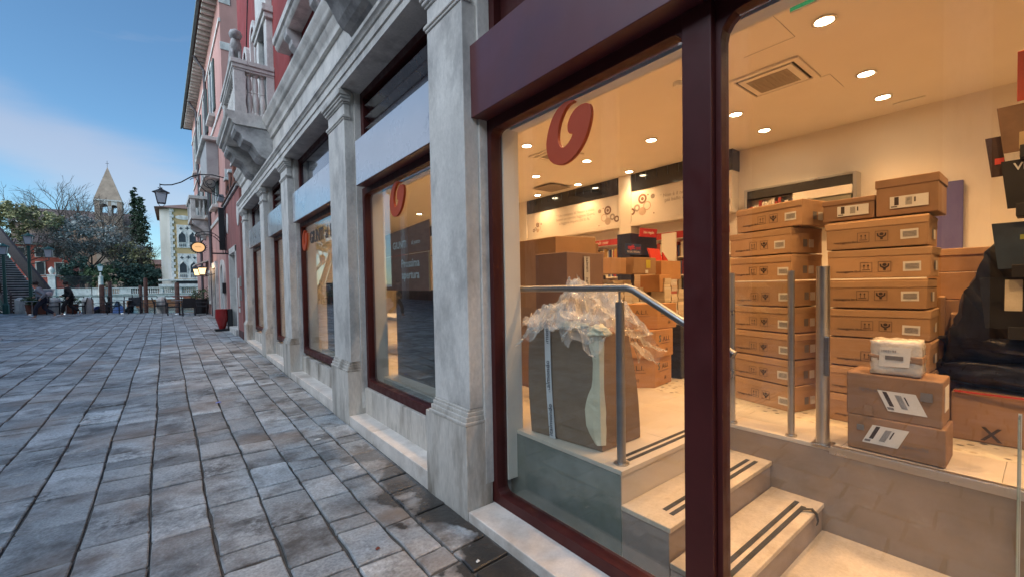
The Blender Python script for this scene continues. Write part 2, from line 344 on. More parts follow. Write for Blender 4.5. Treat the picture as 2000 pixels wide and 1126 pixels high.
# ------------------------------------------------------------------ the shop building, outside
shop = thing('shop_building', 'red plastered building with white stone pilasters and lit shop windows along the pavement', 'building', (1.7, 6, 0))
PY = [(-1.95, -1.42), (2.497, 2.996), (5.046, 5.67), (8.21, 8.75), (10.72, 11.2), (13.9, 14.40)]
def rise(y): return .014*max(0, y-3)
for a, b_ in PY:
    gz = g((a+b_)/2); zb = .70+rise(a)*.2
    pf = MB().box(1.63, 2.0, a+.01, b_-.01, -.1, 3.872).build('pilaster', istria, shop, bevel=.004)
    q = MB(); q.box(1.541, 1.76, a-.014, b_+.087 if a > 2 and a < 3 else b_+.02, gz-.06, zb-.06)
    q.build('plinth', istria_low, pf, bevel=.006)
    q = MB()
    for x0, y0, z0, z1 in ((1.535, .02, zb-.06, zb-.035), (1.55, .012, zb-.035, zb+.0), (1.565, .006, zb, zb+.03), (1.575, .0, zb+.03, zb+.05)):
        q.box(x0, 1.755, a-y0+.004, b_+y0, z0, z1)
    q.build('base_moulding', istria_low, pf, bevel=.006)
    MB().box(1.585, 1.70, a, b_, zb+.05, 3.55).build('shaft', istria, pf, bevel=.005)
    MB().box(1.70, 1.80, a-.018, b_+.018, .2, 3.872).build('jamb', istria, pf, bevel=.003)
    q = MB()
    for x0, e, z0, z1 in ((1.573, .012, 3.55, 3.57), (1.562, .022, 3.57, 3.60), (1.587, .0, 3.60, 3.73), (1.572, .012, 3.73, 3.75), (1.555, .026, 3.75, 3.78), (1.54, .038, 3.78, 3.81), (1.52, .05, 3.81, 3.873)):
        q.box(x0, 1.66, a-e, b_+e, z0, z1)
    q.build('capital', istria, pf, bevel=.008)
def run(name, m, prof, y0, y1, parent=shop, **k):
    return MB().extr(prof, lambda p, q, t: (p, t, q), y0, y1).build(name, m, parent, smooth=True, **k)
YE = 14.62
run('architrave', istria, [(2.0, 3.876), (1.54, 3.876), (1.54, 3.95), (1.525, 3.955), (1.525, 4.04), (1.51, 4.045), (1.495, 4.075), (1.48, 4.085), (1.48, 4.125), (1.62, 4.135), (2.0, 4.135)], -3.2, YE)
run('frieze', istria, [(2.0, 4.137), (1.625, 4.137), (1.625, 4.60), (2.0, 4.60)], -3.2, YE)
run('cornice', istria, [(2.0, 4.602), (1.61, 4.602), (1.585, 4.61), (1.585, 4.66), (1.57, 4.70), (1.54, 4.735), (1.535, 4.77), (1.51, 4.785), (1.49, 4.82), (1.485, 4.87), (1.455, 4.90), (1.445, 4.96), (1.68, 4.985), (2.0, 4.985)], -3.2, YE+.08)
MB().box(1.69, 2.3, -3.2, 14.78, 4.987, 13.5).build('wall', red_wall, shop)
MB().box(1.64, 2.0, 14.41, YE+.05, .05, 3.87).build('corner_stone', istria, shop, bevel=.004)
# sills and the stone parapets below the windows
sl = [(1.62, 2.482, .051), (3.09, 5.03, .138), (5.69, 8.19, .185), (8.77, 10.7, .215), (11.22, 13.88, .25)]
MB().box(1.546, 1.80, -1.4, 2.482, -.05, .051).build('sill', sill_stone, shop, bevel=.006)
for i, (a, b_, z) in enumerate(sl[1:]):
    mid = a+(b_-a)*rnd.uniform(.45, .7)
    for y0, y1 in ((a, mid-.002), (mid+.002, b_)): MB().box(1.546, 1.74, y0, y1, -.05, z).build('sill', sill_stone, shop, bevel=.006)
    MB().box(1.736, 1.99, a-.06, b_+.06, -.05, .438+.3*(z-.138)).build('parapet', istria_low, shop, bevel=.004)

# ---- windows: frame with rounded inner corners, pane, projecting fascia box, transom
def rrect(y0, y1, z0, z1, r, k=4):
    o = []
    for cy, cz, a0 in ((y1-r, z1-r, 0), (y0+r, z1-r, 90), (y0+r, z0+r, 180), (y1-r, z0+r, 270)):
        for i in range(k+1):
            a = R(a0+90*i/k); o.append((cy+r*math.cos(a), cz+r*math.sin(a)))
    return o
def sqrect(y0, y1, z0, z1, inner):
    o = []
    n = len(inner)//4
    for c, (cy, cz) in enumerate(((y1, z1), (y0, z1), (y0, z0), (y1, z0))):
        for i in range(n):
            p = inner[c*n+i]
            if i < n/2: o.append((cy, p[1] if i == 0 else cz) if c in (0, 2) else (p[0] if i == 0 else cy, cz))
            else: o.append((p[0] if i == n-1 else cy, cz) if c in (0, 2) else (cy, p[1] if i == n-1 else cz))
    return o
YX = lambda p, q, t: (t, p, q)
def frame(y0, y1, z0, z1, iy0, iy1, iz0, iz1, r, x0, x1, name, parent):
    inn = rrect(iy0, iy1, iz0, iz1, r); out = sqrect(y0, y1, z0, z1, inn)
    return MB().ring(out, inn, YX, x0, x1).build(name, burg, parent, bevel=.003)
def shopwin(y0, y1, zs, box_y0, box_y1, transom, zt=2.762):
    ov = .045
    f = frame(y0+.02, y1-.02, zs, zt+.01, y0+.075, y1-.085, zs+.085, 2.695, .05, 1.765, 1.86, 'window_frame', shop)
    MB().box(1.803, 1.813, y0+.05, y1-.05, zs+.05, 2.73).build('window_pane', pane2, f)
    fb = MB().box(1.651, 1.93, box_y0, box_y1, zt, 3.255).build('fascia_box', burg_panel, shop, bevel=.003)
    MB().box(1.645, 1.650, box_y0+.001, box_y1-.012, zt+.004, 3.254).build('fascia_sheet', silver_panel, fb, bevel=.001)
    t0 = y0+.02; t1 = y1-.02
    tf = frame(t0, t1, 3.258, 3.872, t0+.12, t1-.09, 3.31, 3.79, .01, 1.77, 1.86, 'transom_frame', shop)
    if transom == 'louvre':
        MB().box(1.862, 1.88, t0, t1, 3.258, 3.872).build('transom_back', burg_dark, tf)
        for z in (3.37, 3.50, 3.63): MB().obox((1.78, t0+.13, z+.075), (.085, 0, -.075), (0, t1-t0-.225, 0), (.012, 0, .014)).build('louvre_slat', burg_dark, tf, bevel=.004)
        MB().box(1.69, 1.77, t0, t1, 3.257, 3.30).build('drip_rail', silver_panel, tf, bevel=.003)
    else: MB().box(1.80, 1.81, t0+.1, t1-.08, 3.3, 3.80).build('transom_pane', dark_pane, tf)
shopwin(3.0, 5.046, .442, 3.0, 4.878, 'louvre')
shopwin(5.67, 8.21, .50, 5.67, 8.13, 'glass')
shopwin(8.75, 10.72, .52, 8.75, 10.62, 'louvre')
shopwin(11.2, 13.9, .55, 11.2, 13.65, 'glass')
# the first window and the door bay share one fascia box
f1 = frame(.945, 2.53, .051, 2.775, 1.007, 2.437, .125, 2.695, .055, 1.765, 1.86, 'window_frame', shop)
MB().box(1.803, 1.813, .98, 2.47, .09, 2.73).build('window_pane', pane, f1)
MB().box(1.757, 1.86, .8745, 1.0045, .0515, 2.7625).build('mullion', burg, shop, bevel=.005)
f2 = frame(-1.4, .873, .0, 2.775, -1.3, .85, .04, 2.69, .09, 1.79, 1.86, 'door_frame', shop)
MB().box(1.812, 1.822, -1.34, .88, .02, 2.73).build('door_pane', pane, f2)
MB().box(1.645, 1.93, -1.42, 2.497, 2.765, 3.255).build('fascia_box', burg_panel, shop, bevel=.004, seg=3)
tf = MB().box(1.86, 1.9, -1.4, 2.497, 3.256, 3.872).build('transom_panel', burg, shop)
MB().box(1.80, 1.858, 2.42, 2.495, 3.257, 3.872).build('transom_post', burg, tf)
for y in (1.1, -.2): MB().box(1.835, 1.86, y, y+.05, 3.257, 3.872).build('transom_rib', burg, tf)
# solid inner side of the piers, lintel and party walls
inner_white = mat('inner_plaster', (.74, .70, .64), .85, var=.05, bump=.04)
for a, b_ in PY: MB().box(2.001, 2.02, a-.05, b_+.02, 0, 3.6).build('inner_pier', inner_white, shop)
for a, b_ in PY[1:]:
    MB().box(1.862, 2.0, b_+.0195, b_+.07, .2, 2.76).build('inner_reveal', inner_white, shop)
    MB().box(1.862, 2.0, a-.07, a-.0195, .2, 2.76).build('inner_reveal', inner_white, shop)
MB().box(1.935, 2.02, -1.9, 14.4, 2.72, 3.872).build('inner_lintel', inner_white, shop)
MB().box(1.995, 2.05, 2.9, 14.0, .0, .47).build('inner_parapet', inner_white, shop)

# ---- balconies on carved consoles
def balcony(y0, y1, ends):
    sl_ = run('balcony', istria, [(1.68, 4.76), (1.0, 4.76), (.965, 4.78), (.945, 4.83), (.90, 4.85), (.895, 4.90), (.86, 4.93), (.85, 4.985), (.865, 5.0), (1.68, 5.0)], y0, y1)
    for y in ends:
        MB().extr([(1.66, 4.758), (.985, 4.758), (.985, 4.68), (1.02, 4.63), (1.08, 4.60), (1.11, 4.55), (1.13, 4.50), (1.20, 4.47), (1.27, 4.44), (1.32, 4.36), (1.37, 4.27), (1.42, 4.22), (1.48, 4.20), (1.53, 4.15), (1.56, 4.10), (1.66, 4.08)], lambda p, q, t: (p, t, q), y, y+.62).build('console', carved, sl_, bevel=.012)
    c = MB()
    for py in (y0+.02, y1-.2): c.box(1.007, 1.19, py, py+.18, 5.0, 5.79)
    c.box(1.55, 1.69, y0+.02, y0+.16, 5.0, 5.79)
    c.build('balcony_post', istria, sl_, bevel=.006)
    prof = [(.05, 5.0), (.05, 5.04), (.036, 5.06), (.05, 5.16), (.062, 5.27), (.048, 5.38), (.038, 5.42), (.05, 5.44), (.038, 5.46), (.05, 5.52), (.046, 5.64), (.034, 5.74), (.05, 5.75), (.05, 5.79)]
    for xx in (1.26, 1.37, 1.48): MB().lathe(prof, (xx, y0+.11, 0), 10).build('baluster', istria, sl_, smooth=True)
    n = int((y1-y0-.5)/.14)
    for i in range(n): MB().lathe(prof, (1.1, y0+.3+(i+.5)*(y1-y0-.6)/n, 0), 8).build('baluster', istria, sl_, smooth=True)
    r_ = MB()
    for z0, z1, e in ((5.79, 5.83, 0), (5.83, 5.9, .02), (5.9, 5.985, .045)):
        r_.box(1.0-e, 1.2+e, y0+.01-e, y1-.01+e, z0, z1); r_.box(1.2+e+.001, 1.689, y0+.01-e, y0+.2+e, z0, z1)
    d = r_.build('balcony_rail', istria, sl_, bevel=.008)
    for i in range(12): d2 = None
    MB().box(1.0, 1.68, y0+.01-.052, y0+.01-.046, 5.845, 5.875)
    return sl_
b1 = balcony(9.57, 11.75, (9.6, 11.1))
b2 = balcony(1.2, 4.5, (3.86, 1.3))
# a little carved lion lying on the balcony corner
lion = thing('lion_statue', 'small white stone lion lying on the balcony corner above the shop', 'statue', (1.09, 10.0, 5.985))
q = MB(); q.tube([(1.09, 10.45, 6.04), (1.09, 10.30, 6.10), (1.09, 10.05, 6.20), (1.09, 9.90, 6.36), (1.09, 9.86, 6.50)], [.08, .115, .11, .10, .07], 8)
q.build('lion_body', carved, lion, smooth='all')
q = MB(); q.tube([(1.09, 9.95, 6.54), (1.09, 9.86, 6.57), (1.07, 9.75, 6.54), (1.06, 9.68, 6.51)], [.09, .115, .075, .05], 8); q.build('lion_head', carved, lion, smooth='all')
for sx in (-.06, .06):
    MB().tube([(1.09+sx, 9.92, 6.35), (1.09+sx, 9.84, 6.15), (1.09+sx, 9.80, 6.0)], [.035, .03, .035], 6).build('lion_leg', carved, lion, smooth='all')
    MB().tube([(1.09+sx, 10.5, 6.07), (1.09+sx, 10.35, 6.02), (1.09+sx, 10.2, 6.0)], [.05, .04, .035], 6).build('lion_leg', carved, lion, smooth='all')

# ---- upper windows of the red wall
def arch_pts(yc, w_, z0, zs, n=10):
    return [(yc+w_/2, z0)]+[(yc+w_/2*math.cos(PI*i/n), zs+w_/2*math.sin(PI*i/n)) for i in range(n+1)]+[(yc-w_/2, z0)]
for yc in (11.60, 12.95):
    out = arch_pts(yc, .80, 5.3, 7.45); inn = arch_pts(yc, .52, 5.3, 7.45)
    f = MB().ring(out, inn, YX, 1.60, 1.72).build('arched_window', istria, shop, bevel=.006)
    MB().extr(inn, YX, 1.70, 1.71).build('arched_pane', dark_pane, f)
f = MB().box(1.575, 1.70, 9.62, 9.88, 4.99, 6.95).box(1.575, 1.70, 10.6, 10.86, 4.99, 6.95).box(1.54, 1.70, 9.56, 10.92, 6.95, 7.05).box(1.50, 1.70, 9.52, 10.96, 7.05, 7.18).box(1.575, 1.70, 9.62, 10.86, 7.18, 8.6).build('balcony_door_surround', istria, shop, bevel=.01)
MB().box(1.66, 1.685, 9.88, 10.6, 4.99, 6.95).build('balcony_door', dark_pane, f)
wf = MB().box(1.62, 1.70, 6.0, 6.2, 5.82, 8).box(1.62, 1.70, 7.4, 7.6, 5.82, 8).box(1.62, 1.70, 6.0, 7.6, 8, 8.2).build('upper_window', istria, shop, bevel=.008)
MB().box(1.66, 1.68, 6.2, 7.4, 5.82, 8).build('window_pane', dark_pane, wf)
run('window_sill', istria, [(1.69, 5.62), (1.50, 5.62), (1.47, 5.65), (1.46, 5.70), (1.43, 5.72), (1.42, 5.80), (1.69, 5.82)], 5.5, 8.15, parent=wf)
for y in (6.0, 7.3): MB().extr([(1.69, 5.618), (1.47, 5.618), (1.48, 5.52), (1.54, 5.47), (1.55, 5.40), (1.61, 5.34), (1.62, 5.26), (1.69, 5.22)], lambda p, q, t: (p, t, q), y, y+.22).build('sill_bracket', carved, wf, bevel=.01)
MB().tube([(1.66, 13.6, 6.55), (1.66, 12.6, 8.6), (1.66, 11.6, 10.6)], .014, 5).build('cable', iron, shop)
# ------------------------------------------------------------------ inside the shop: room
F0 = .55
lime = mat('limestone_tile', (.56, .50, .42), .45, var=.1, scale=1.5, bump=.05, stain=(.40, .34, .28), sscale=1.5, samt=.4)
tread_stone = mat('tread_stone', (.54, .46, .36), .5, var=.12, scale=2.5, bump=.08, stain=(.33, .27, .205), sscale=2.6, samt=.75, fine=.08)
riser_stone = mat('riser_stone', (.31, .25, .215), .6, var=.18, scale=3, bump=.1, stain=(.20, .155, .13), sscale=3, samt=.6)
side_conc = mat('side_render', (.28, .205, .145), .6, var=.18, scale=2.2, bump=.12, stain=(.46, .40, .37), sscale=2.2, samt=.6, s_lo=.58, s_hi=.72)
mossy = mat('damp_render', (.19, .205, .185), .6, var=.3, scale=2, bump=.15, stain=(.13, .15, .12), sscale=1.9, samt=.8, s_lo=.48, s_hi=.66)
wall_p = mat('inner_wall_paint', (.80, .74, .66), .85, var=.03, bump=.03)
ceil_p = mat('ceiling_paint', (.78, .72, .64), .9, var=.02, bump=.02)
grip = mat('black_grip_strip', (.035, .033, .03), .8, var=.2, bump=.6, bscale=120)
steel = mat('brushed_steel', (.50, .49, .48), .34, metal=1, var=.03, scale=2, bump=0)
steel_dark = mat('satin_steel', (.32, .32, .33), .38, metal=1, var=.03, scale=2, bump=0)
# terrazzo with coarse dark chips
terr = bpy.data.materials.new('pebble_terrazzo'); terr.use_nodes = True; t = terr.node_tree; b = t.nodes['Principled BSDF']; b.inputs['Roughness'].default_value = .4
tcn = t.nodes.new('ShaderNodeTexCoord'); vo = t.nodes.new('ShaderNodeTexVoronoi'); vo.inputs['Scale'].default_value = 17; vo.inputs['Randomness'].default_value = 1
cr = t.nodes.new('ShaderNodeValToRGB'); cr.color_ramp.interpolation = 'CONSTANT'
e = cr.color_ramp.elements; e[0].position = 0; e[0].color = (.50, .45, .34, 1); e[1].position = .38; e[1].color = (.62, .58, .46, 1)
for p_, c_ in ((.52, (.17, .15, .12, 1)), (.70, (.40, .33, .23, 1)), (.82, (.07, .06, .055, 1))): x_ = e.new(p_); x_.color = c_
sp = t.nodes.new('ShaderNodeSeparateColor'); t.links.new(tcn.outputs['Object'], vo.inputs['Vector']); t.links.new(vo.outputs['Color'], sp.inputs[0]); t.links.new(sp.outputs[0], cr.inputs[0])
mx = t.nodes.new('ShaderNodeMix'); mx.data_type = 'RGBA'; mr = t.nodes.new('ShaderNodeMapRange'); mr.inputs[1].default_value = .25; mr.inputs[2].default_value = .4
t.links.new(vo.outputs['Distance'], mr.inputs[0]); t.links.new(mr.outputs[0], mx.inputs[0]); t.links.new(cr.outputs[0], mx.inputs[6]); mx.inputs[7].default_value = (.60, .55, .44, 1); t.links.new(mx.outputs[2], b.inputs['Base Color'])

box('floor', lime, None, 1.95, 6.9, 1.495, 14.4, -.1, F0-.028, 0, kind='structure')
box('floor', lime, None, 3.231, 6.9, -3.2, 1.493, -.1, F0-.028, 0, kind='structure')
fl = bpy.data.objects['floor']
# floor slabs of the raised level, laid one by one where they are seen
for (x0, x1, y0, y1, nx, ny) in ((1.945, 3.23, 1.485, 5.5, 2, 6), (3.225, 3.70, -1.2, 1.485, 1, 4), (3.23, 3.70, 1.485, 5.5, 1, 6), (5.2, 6.8, -1.2, 5.5, 2, 8)):
    for i in range(nx):
        for j in range(ny):
            xa = x0+(x1-x0)*i/nx; xb = x0+(x1-x0)*(i+1)/nx; ya = y0+(y1-y0)*j/ny; yb = y0+(y1-y0)*(j+1)/ny
            MB().box(xa+.0008, xb-.0008, ya+.0008, yb-.0008, F0-.027, F0).build('floor_tile', lime, fl, bevel=.0015, seg=1)
MB().box(3.702, 5.198, -1.2, 5.5, F0-.027, F0-.001).build('terrazzo_band', terr, fl)
MB().box(1.951, 6.8, 5.502, 14.3, F0-.027, F0-.001).build('rear_floor', lime, fl)
box('floor', tread_stone, None, 1.90, 3.225, -3.2, 1.48, -.1, -.004, 0, kind='structure')
ef = bpy.data.objects['floor.002']
for i, (xa, xb) in enumerate(((1.80, 2.55), (2.55, 3.226))):
    for ya, yb in ((.1, .885), (-.75, .1), (-1.6, -.75)): MB().box(xa+.0015, xb-.0015, ya+.0015, yb-.0015, -.003, .0).build('floor_tile', tread_stone, ef, bevel=.001, seg=1)
box('platform_wall', side_conc, None, 3.227, 3.2315, -3.2, 1.492, -.05, F0-.029, 0, kind='structure')
box('platform_side', mossy, None, 1.9445, 1.9495, 1.497, 14.0, -.05, F0-.029, 0, kind='structure')
box('window_floor', side_conc, None, 1.862, 1.944, -1.5, 14.2, -.1, .06, 0, kind='structure')
box('wall', wall_p, None, 6.85, 7.05, -3.2, 14.5, 0, 3.62, 0, kind='structure')
box('wall', wall_p, None, 2.03, 7.05, 14.4, 14.6, 0, 3.62, 0, kind='structure')
box('wall', wall_p, None, 1.87, 7.05, -3.4, -3.2, 0, 3.62, 0, kind='structure')
box('ceiling', ceil_p, None, 1.94, 7.05, -3.4, 14.6, 3.60, 3.70, 0, kind='structure')
ce = bpy.data.objects['ceiling']
for y0, y1, x0, x1 in ((1.318, 1.322, 3.4, 4.05), (1.32, 1.72, 4.05, 4.054), (1.348, 1.352, 5.05, 5.5), (1.35, 2.0, 5.05, 5.054)): MB().box(x0, x1, y0, y1, 3.5985, 3.6005).build('hatch_joint', steel_dark, ce)
trim = thing('metal_edge_trim', 'thin metal angle strip along the top edge of the platform wall', 'trim', (3.22, .3, .53))
MB().box(3.222, 3.2265, -3.0, .86, F0-.045, F0+.003).box(3.2265, 3.262, -3.0, .86, F0+.002, F0+.007).build('angle_strip', steel, trim, bevel=.001)
# stairs
st = thing('stairs', 'short flight of pale stone steps with black grip strips inside the door', 'stairs', (2.5, 1.2, 0))
for (ye, yb, z, zl) in ((1.189, 1.4955, .355, .0), (.885, 1.1945, .1765, .0)):
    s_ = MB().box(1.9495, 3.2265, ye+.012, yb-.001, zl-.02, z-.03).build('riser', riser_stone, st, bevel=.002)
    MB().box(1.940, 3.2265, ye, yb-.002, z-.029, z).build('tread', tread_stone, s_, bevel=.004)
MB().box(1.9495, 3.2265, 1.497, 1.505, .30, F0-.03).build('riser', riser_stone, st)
MB().box(1.9405, 3.2265, 1.4865, 1.494, F0-.03, F0-.001).build('nosing', tread_stone, st, bevel=.002)
for (ye, z, x0, x1) in ((1.489, F0, 2.07, 3.12), (1.189, .355, 2.05, 3.13), (.885, .1765, 2.05, 3.12)):
    for d in (.055, .105):
        x1_ = x1-(.06 if (z < .2 and d < .06) else 0)
        MB().box(x0+rnd.uniform(0, .03), x1_+rnd.uniform(-.01, .02), ye+d, ye+d+.027, z+.0005, z+.003).build('grip_strip', grip, st, bevel=.001, seg=1)
# a grip strip that has come loose and curls over the nosing
pts = [(2.98, .947, .178), (3.02, .93, .19), (3.04, .90, .195), (3.05, .878, .17), (3.05, .87, .13), (3.045, .875, .105)]
q = MB(); vs = [(x+dx, y, z) for x, y, z in pts for dx in (-.014, .014)]
q.add(vs, [(2*i, 2*i+1, 2*i+3, 2*i+2) for i in range(len(pts)-1)]); o = q.build('loose_grip_strip', grip, st, fix=False)
sm = o.modifiers.new('thickness', 'SOLIDIFY'); sm.thickness = .003
q = MB(); q.obox((2.04, .93, .168), (.006, -.05, 0), (.0, .0, -.06), (.028, 0, 0)); q.build('loose_grip_strip', grip, st)

# handrail by the window
hr = thing('stair_handrail', 'steel handrail with two round posts beside the shop window stairs', 'handrail', (2.03, 2.0, F0))
MB().tube([(2.03, 2.62, 1.58), (2.03, 1.50, 1.58), (2.03, 1.455, 1.567), (2.03, .91, 1.262)], .0215, 14).build('rail', steel_dark, hr, smooth=True)
for y in (1.555, 2.575):
    MB().tube([(2.03, y, F0), (2.03, y, 1.50)], .026, 14).build('post', steel_dark, hr, smooth=True)
    p_ = MB().lathe([(.045, 0), (.045, .006), (.03, .008)], (2.03, y, F0+.0005), 16).build('base_plate', steel, hr, smooth=True)
    MB().tube([(2.03, y, 1.498), (2.03, y, 1.565)], .008, 8).build('bracket', steel, hr, smooth=True)
MB().tube([(3.20, 1.535, F0), (3.20, 1.535, 1.04)], .018, 14).build('post', steel_dark, hr, smooth=True)
# glass balustrade on the platform edge
gb = thing('glass_balustrade', 'glass balustrade panel between two slim steel posts and a thick one behind the door', 'balustrade', (3.25, 1.2, F0))
for y, r_, zt in ((1.475, .021, 1.67), (1.085, .021, 1.672)):
    MB().tube([(3.262, y, F0), (3.262, y, zt)], r_, 14).build('post', steel, gb, smooth=True)
    MB().lathe([(.034, 0), (.034, .012), (.024, .014)], (3.262, y, F0+.0005), 16).build('post_foot', steel, gb, smooth=True)
pp = MB(); pp.extr([(3.262+.05*math.cos(a)*(1.0), .905+.036*math.sin(a)) for a in [PI*2*i/20 for i in range(20)]], lambda p, q, t: (p, q, t), F0, 1.692)
pp.build('wide_post', steel, gb, smooth=True)
MB().box(3.212, 3.238, .86, .885, 1.0, 1.25).build('post_clip', steel_dark, gb, bevel=.003)
MB().box(3.20, 3.32, .85, .955, F0+.0005, F0+.008).build('post_foot', steel_dark, gb, bevel=.002)
MB().box(3.258, 3.266, 1.10, 1.455, F0+.06, 1.60).build('glass_panel', glass_mat('balustrade_glass', (.97, .985, .98), .05), gb)
MB().box(3.258, 3.266, 1.10, 1.455, 1.6005, 1.604).build('panel_edge', steel, gb)
gs = thing('glass_screen', 'clear glass door screen seen edge-on at the right end of the platform wall', 'glass screen', (3.21, .083, 0))
MB().box(3.10, 3.216, .080, .088, 0, .93).build('glass_sheet', glass_mat('green_glass', (.93, .97, .95), .06), gs)
MB().box(3.2165, 3.2215, .078, .090, 0, .935).build('glass_edge', mat('glass_edge', (.62, .64, .58), .2, var=.03, bump=0), gs)

# ------------------------------------------------------------------ ceiling fittings
bulb = emit_mat('lamp_glow', (1.0, .78, .50), 22)
chrome = mat('chrome_ring', (.75, .73, .70), .2, metal=1, var=.03, bump=0)
WARM = (1.0, .53, .215)
def downlight(x, y):
    d = thing('downlight', 'round warm ceiling downlight in a chrome ring above the shop floor', 'ceiling lamp', (x, y, 3.6), 'recessed downlights in the shop ceiling')
    MB().ring([(.082*math.cos(PI*i/12), .082*math.sin(PI*i/12)) for i in range(24)], [(.062*math.cos(PI*i/12), .062*math.sin(PI*i/12)) for i in range(24)], lambda p, q, t: (x+p, y+q, t), 3.585, 3.599).build('ring', chrome, d, bevel=.003)
    MB().lathe([(.06, 3.590), (.06, 3.5965)], (x, y, 0), 24).build('bulb', bulb, d)
    return d
LIGHTS = [(3.98, 1.10), (5.32, 1.13), (6.15, 1.16), (5.30, 2.345), (6.17, 2.365), (4.0, 4.65), (5.263, 3.466), (5.277, 4.66), (6.40, 4.666), (5.237, 5.843), (6.351, 5.844), (6.345, 7.04), (4.0, 7.0), (5.25, 8.2), (4.0, 9.4), (5.25, 10.6), (6.35, 9.4), (4.0, 11.8), (2.8, 7.0), (2.8, 9.4), (2.8, 11.8), (2.8, 13.4), (2.8, 1.12), (2.8, 2.35), (2.8, 3.47), (2.8, 4.65), (2.8, 5.84), (2.8, -.1), (2.8, -1.3), (4.0, -.1), (4.0, -1.3), (5.3, -.1), (5.3, -1.4)]  # window-side row and the negative-Y lamps are unseen, added to brighten the cartons
def lablight(i, x, y):
    row = {2: 'unseen row added nearest the windows', 4: 'second row from the windows', 5: 'third row from the windows', 6: 'row nearest the back wall'}[int(x+.1)]
    ys = sorted(b for a, b in LIGHTS if int(a+.1) == int(x+.1)); n = ys.index(y)
    return 'round warm downlight, %s from the door side in the %s' % (['first', 'second', 'third', 'fourth', 'fifth', 'sixth', 'seventh', 'eighth', 'ninth', 'tenth', 'eleventh', 'twelfth'][n], row)
for i, (x, y) in enumerate(LIGHTS):
    d = downlight(x, y); d['label'] = lablight(i, x, y)
    ld = bpy.data.lights.new('downlight_lamp', 'SPOT'); lo = bpy.data.objects.new('downlight_lamp', ld); link(lo, d); lo.location = (0, 0, -.05)
    ld.energy = 43 if x < 6 else 21; ld.color = WARM; ld.spot_size = R(125); ld.spot_blend = 1.0; ld.shadow_soft_size = .06
grey_grille = mat('grille_grey', (.32, .27, .22), .7, var=.1, bump=.0)
def cassette(x0, x1, y0, y1, lab, full=True):
    c = thing('air_conditioner', lab, 'air vent', ((x0+x1)/2, (y0+y1)/2, 3.6))
    if full:
        MB().ring([(x0, y0), (x1, y0), (x1, y1), (x0, y1)], [(x0+.05, y0+.05), (x1-.05, y0+.05), (x1-.05, y1-.05), (x0+.05, y1-.05)], lambda p, q, t: (p, q, t), 3.575, 3.599).build('surround', ceil_p, c, bevel=.006)
        MB().box(x0+.05, x1-.05, y0+.05, y1-.05, 3.590, 3.5985).build('slot_recess', grip, c)
        MB().box(x0+.075, x1-.075, y0+.075, y1-.075, 3.572, 3.589).build('centre_panel', ceil_p, c, bevel=.004)
    a, b_, c0, c1 = (x0+.13, x1-.13, y0+.13, y1-.13) if full else (x0, x1, y0, y1)
    MB().box(a, b_, c0, c1, 3.5695, 3.5715).build('grille', grey_grille, c)
    n = 14
    for i in range(n): MB().box(a, b_, c0+(c1-c0)*i/n, c0+(c1-c0)*(i+.45)/n, 3.566, 3.5692).build('grille_bar', grey_grille, c)
cassette(4.39, 5.01, 1.41, 2.03, 'square white air conditioning unit set in the ceiling behind the door pane')
cassette(5.78, 6.33, 6.02, 6.58, 'plain grey square grille in the ceiling below the logo', False)
cassette(4.35, 4.95, 4.42, 5.02, 'white air conditioning unit half hidden behind the red logo')
sd_ = thing('unlit_downlight', 'small round unlit downlight on the ceiling beside the window post', 'detector', (4.01, 2.33, 3.6))  # switched-off downlight of the ceiling grid, modelled as a small disc
MB().lathe([(.05, 3.60), (.05, 3.575), (.038, 3.56)], (4.01, 2.33, 0), 16).build('unlit_downlight_body', white_paint, sd_, smooth=True)
ld_ = thing('linear_diffuser', 'slim white slot diffuser in the ceiling near the back wall', 'air vent', (6.5, 1.0, 3.6))
MB().box(6.49, 6.54, .87, 1.14, 3.588, 3.5985).build('diffuser_slot', white_paint, ld_, bevel=.002)
es = thing('exit_sign', 'green emergency sign hanging from the ceiling at the top edge of the door', 'sign', (2.45, .75, 3.0))
green = mat('sign_green', (.02, .16, .07), .4, var=.05, bump=0, emit=(.02, .25, .10), estr=.25)
MB().box(2.57, 2.585, .50, .861, 3.005, 3.25).build('sign_board', green, es, bevel=.002)
MB().box(2.569, 2.586, .50, .861, 2.998, 3.004).build('sign_rim', white_paint, es)
MB().tube([(2.578, .7, 3.25), (2.578, .7, 3.6)], .004, 6).build('wire', steel, es)

# ------------------------------------------------------------------ shelf wall
sw = thing('shelf_wall', 'white built-in shelf wall with dark glazed strip and printed fascia along the back', 'shelving', (6.7, 6, F0))
dark_glass = mat('smoked_glass', (.012, .016, .024), .08, var=.1, bump=0, coat=.5, coatr=.05)
ink = mat('brown_print', (.22, .13, .10), .8, var=.1, bump=0); ink2 = mat('pale_print', (.55, .42, .33), .8, var=.05, bump=0)
ink3 = mat('grey_print', (.36, .31, .27), .8, var=.05, bump=0)
XS = 6.6
MB().box(XS+.02, 6.849, 2.99, 14.3, 2.74, 3.285).build('fascia', wall_p, sw)
MB().box(XS-.005, 6.849, 2.985, 14.3, 2.66, 2.738).build('shelf_head', wall_p, sw, bevel=.003)
MB().box(XS+.01, 6.849, 2.975, 14.3, 3.287, 3.598).build('dark_strip', dark_glass, sw)
for (a, b_) in ((5.045, 4.78), (7.98, 7.72), (10.9, 10.64)):
    MB().box(XS-.015, 6.849, b_, a, F0, 3.599).build('upright', wall_p, sw, bevel=.003)
MB().box(XS-.012, 6.60, 2.972, 3.0, 2.4, 2.70)
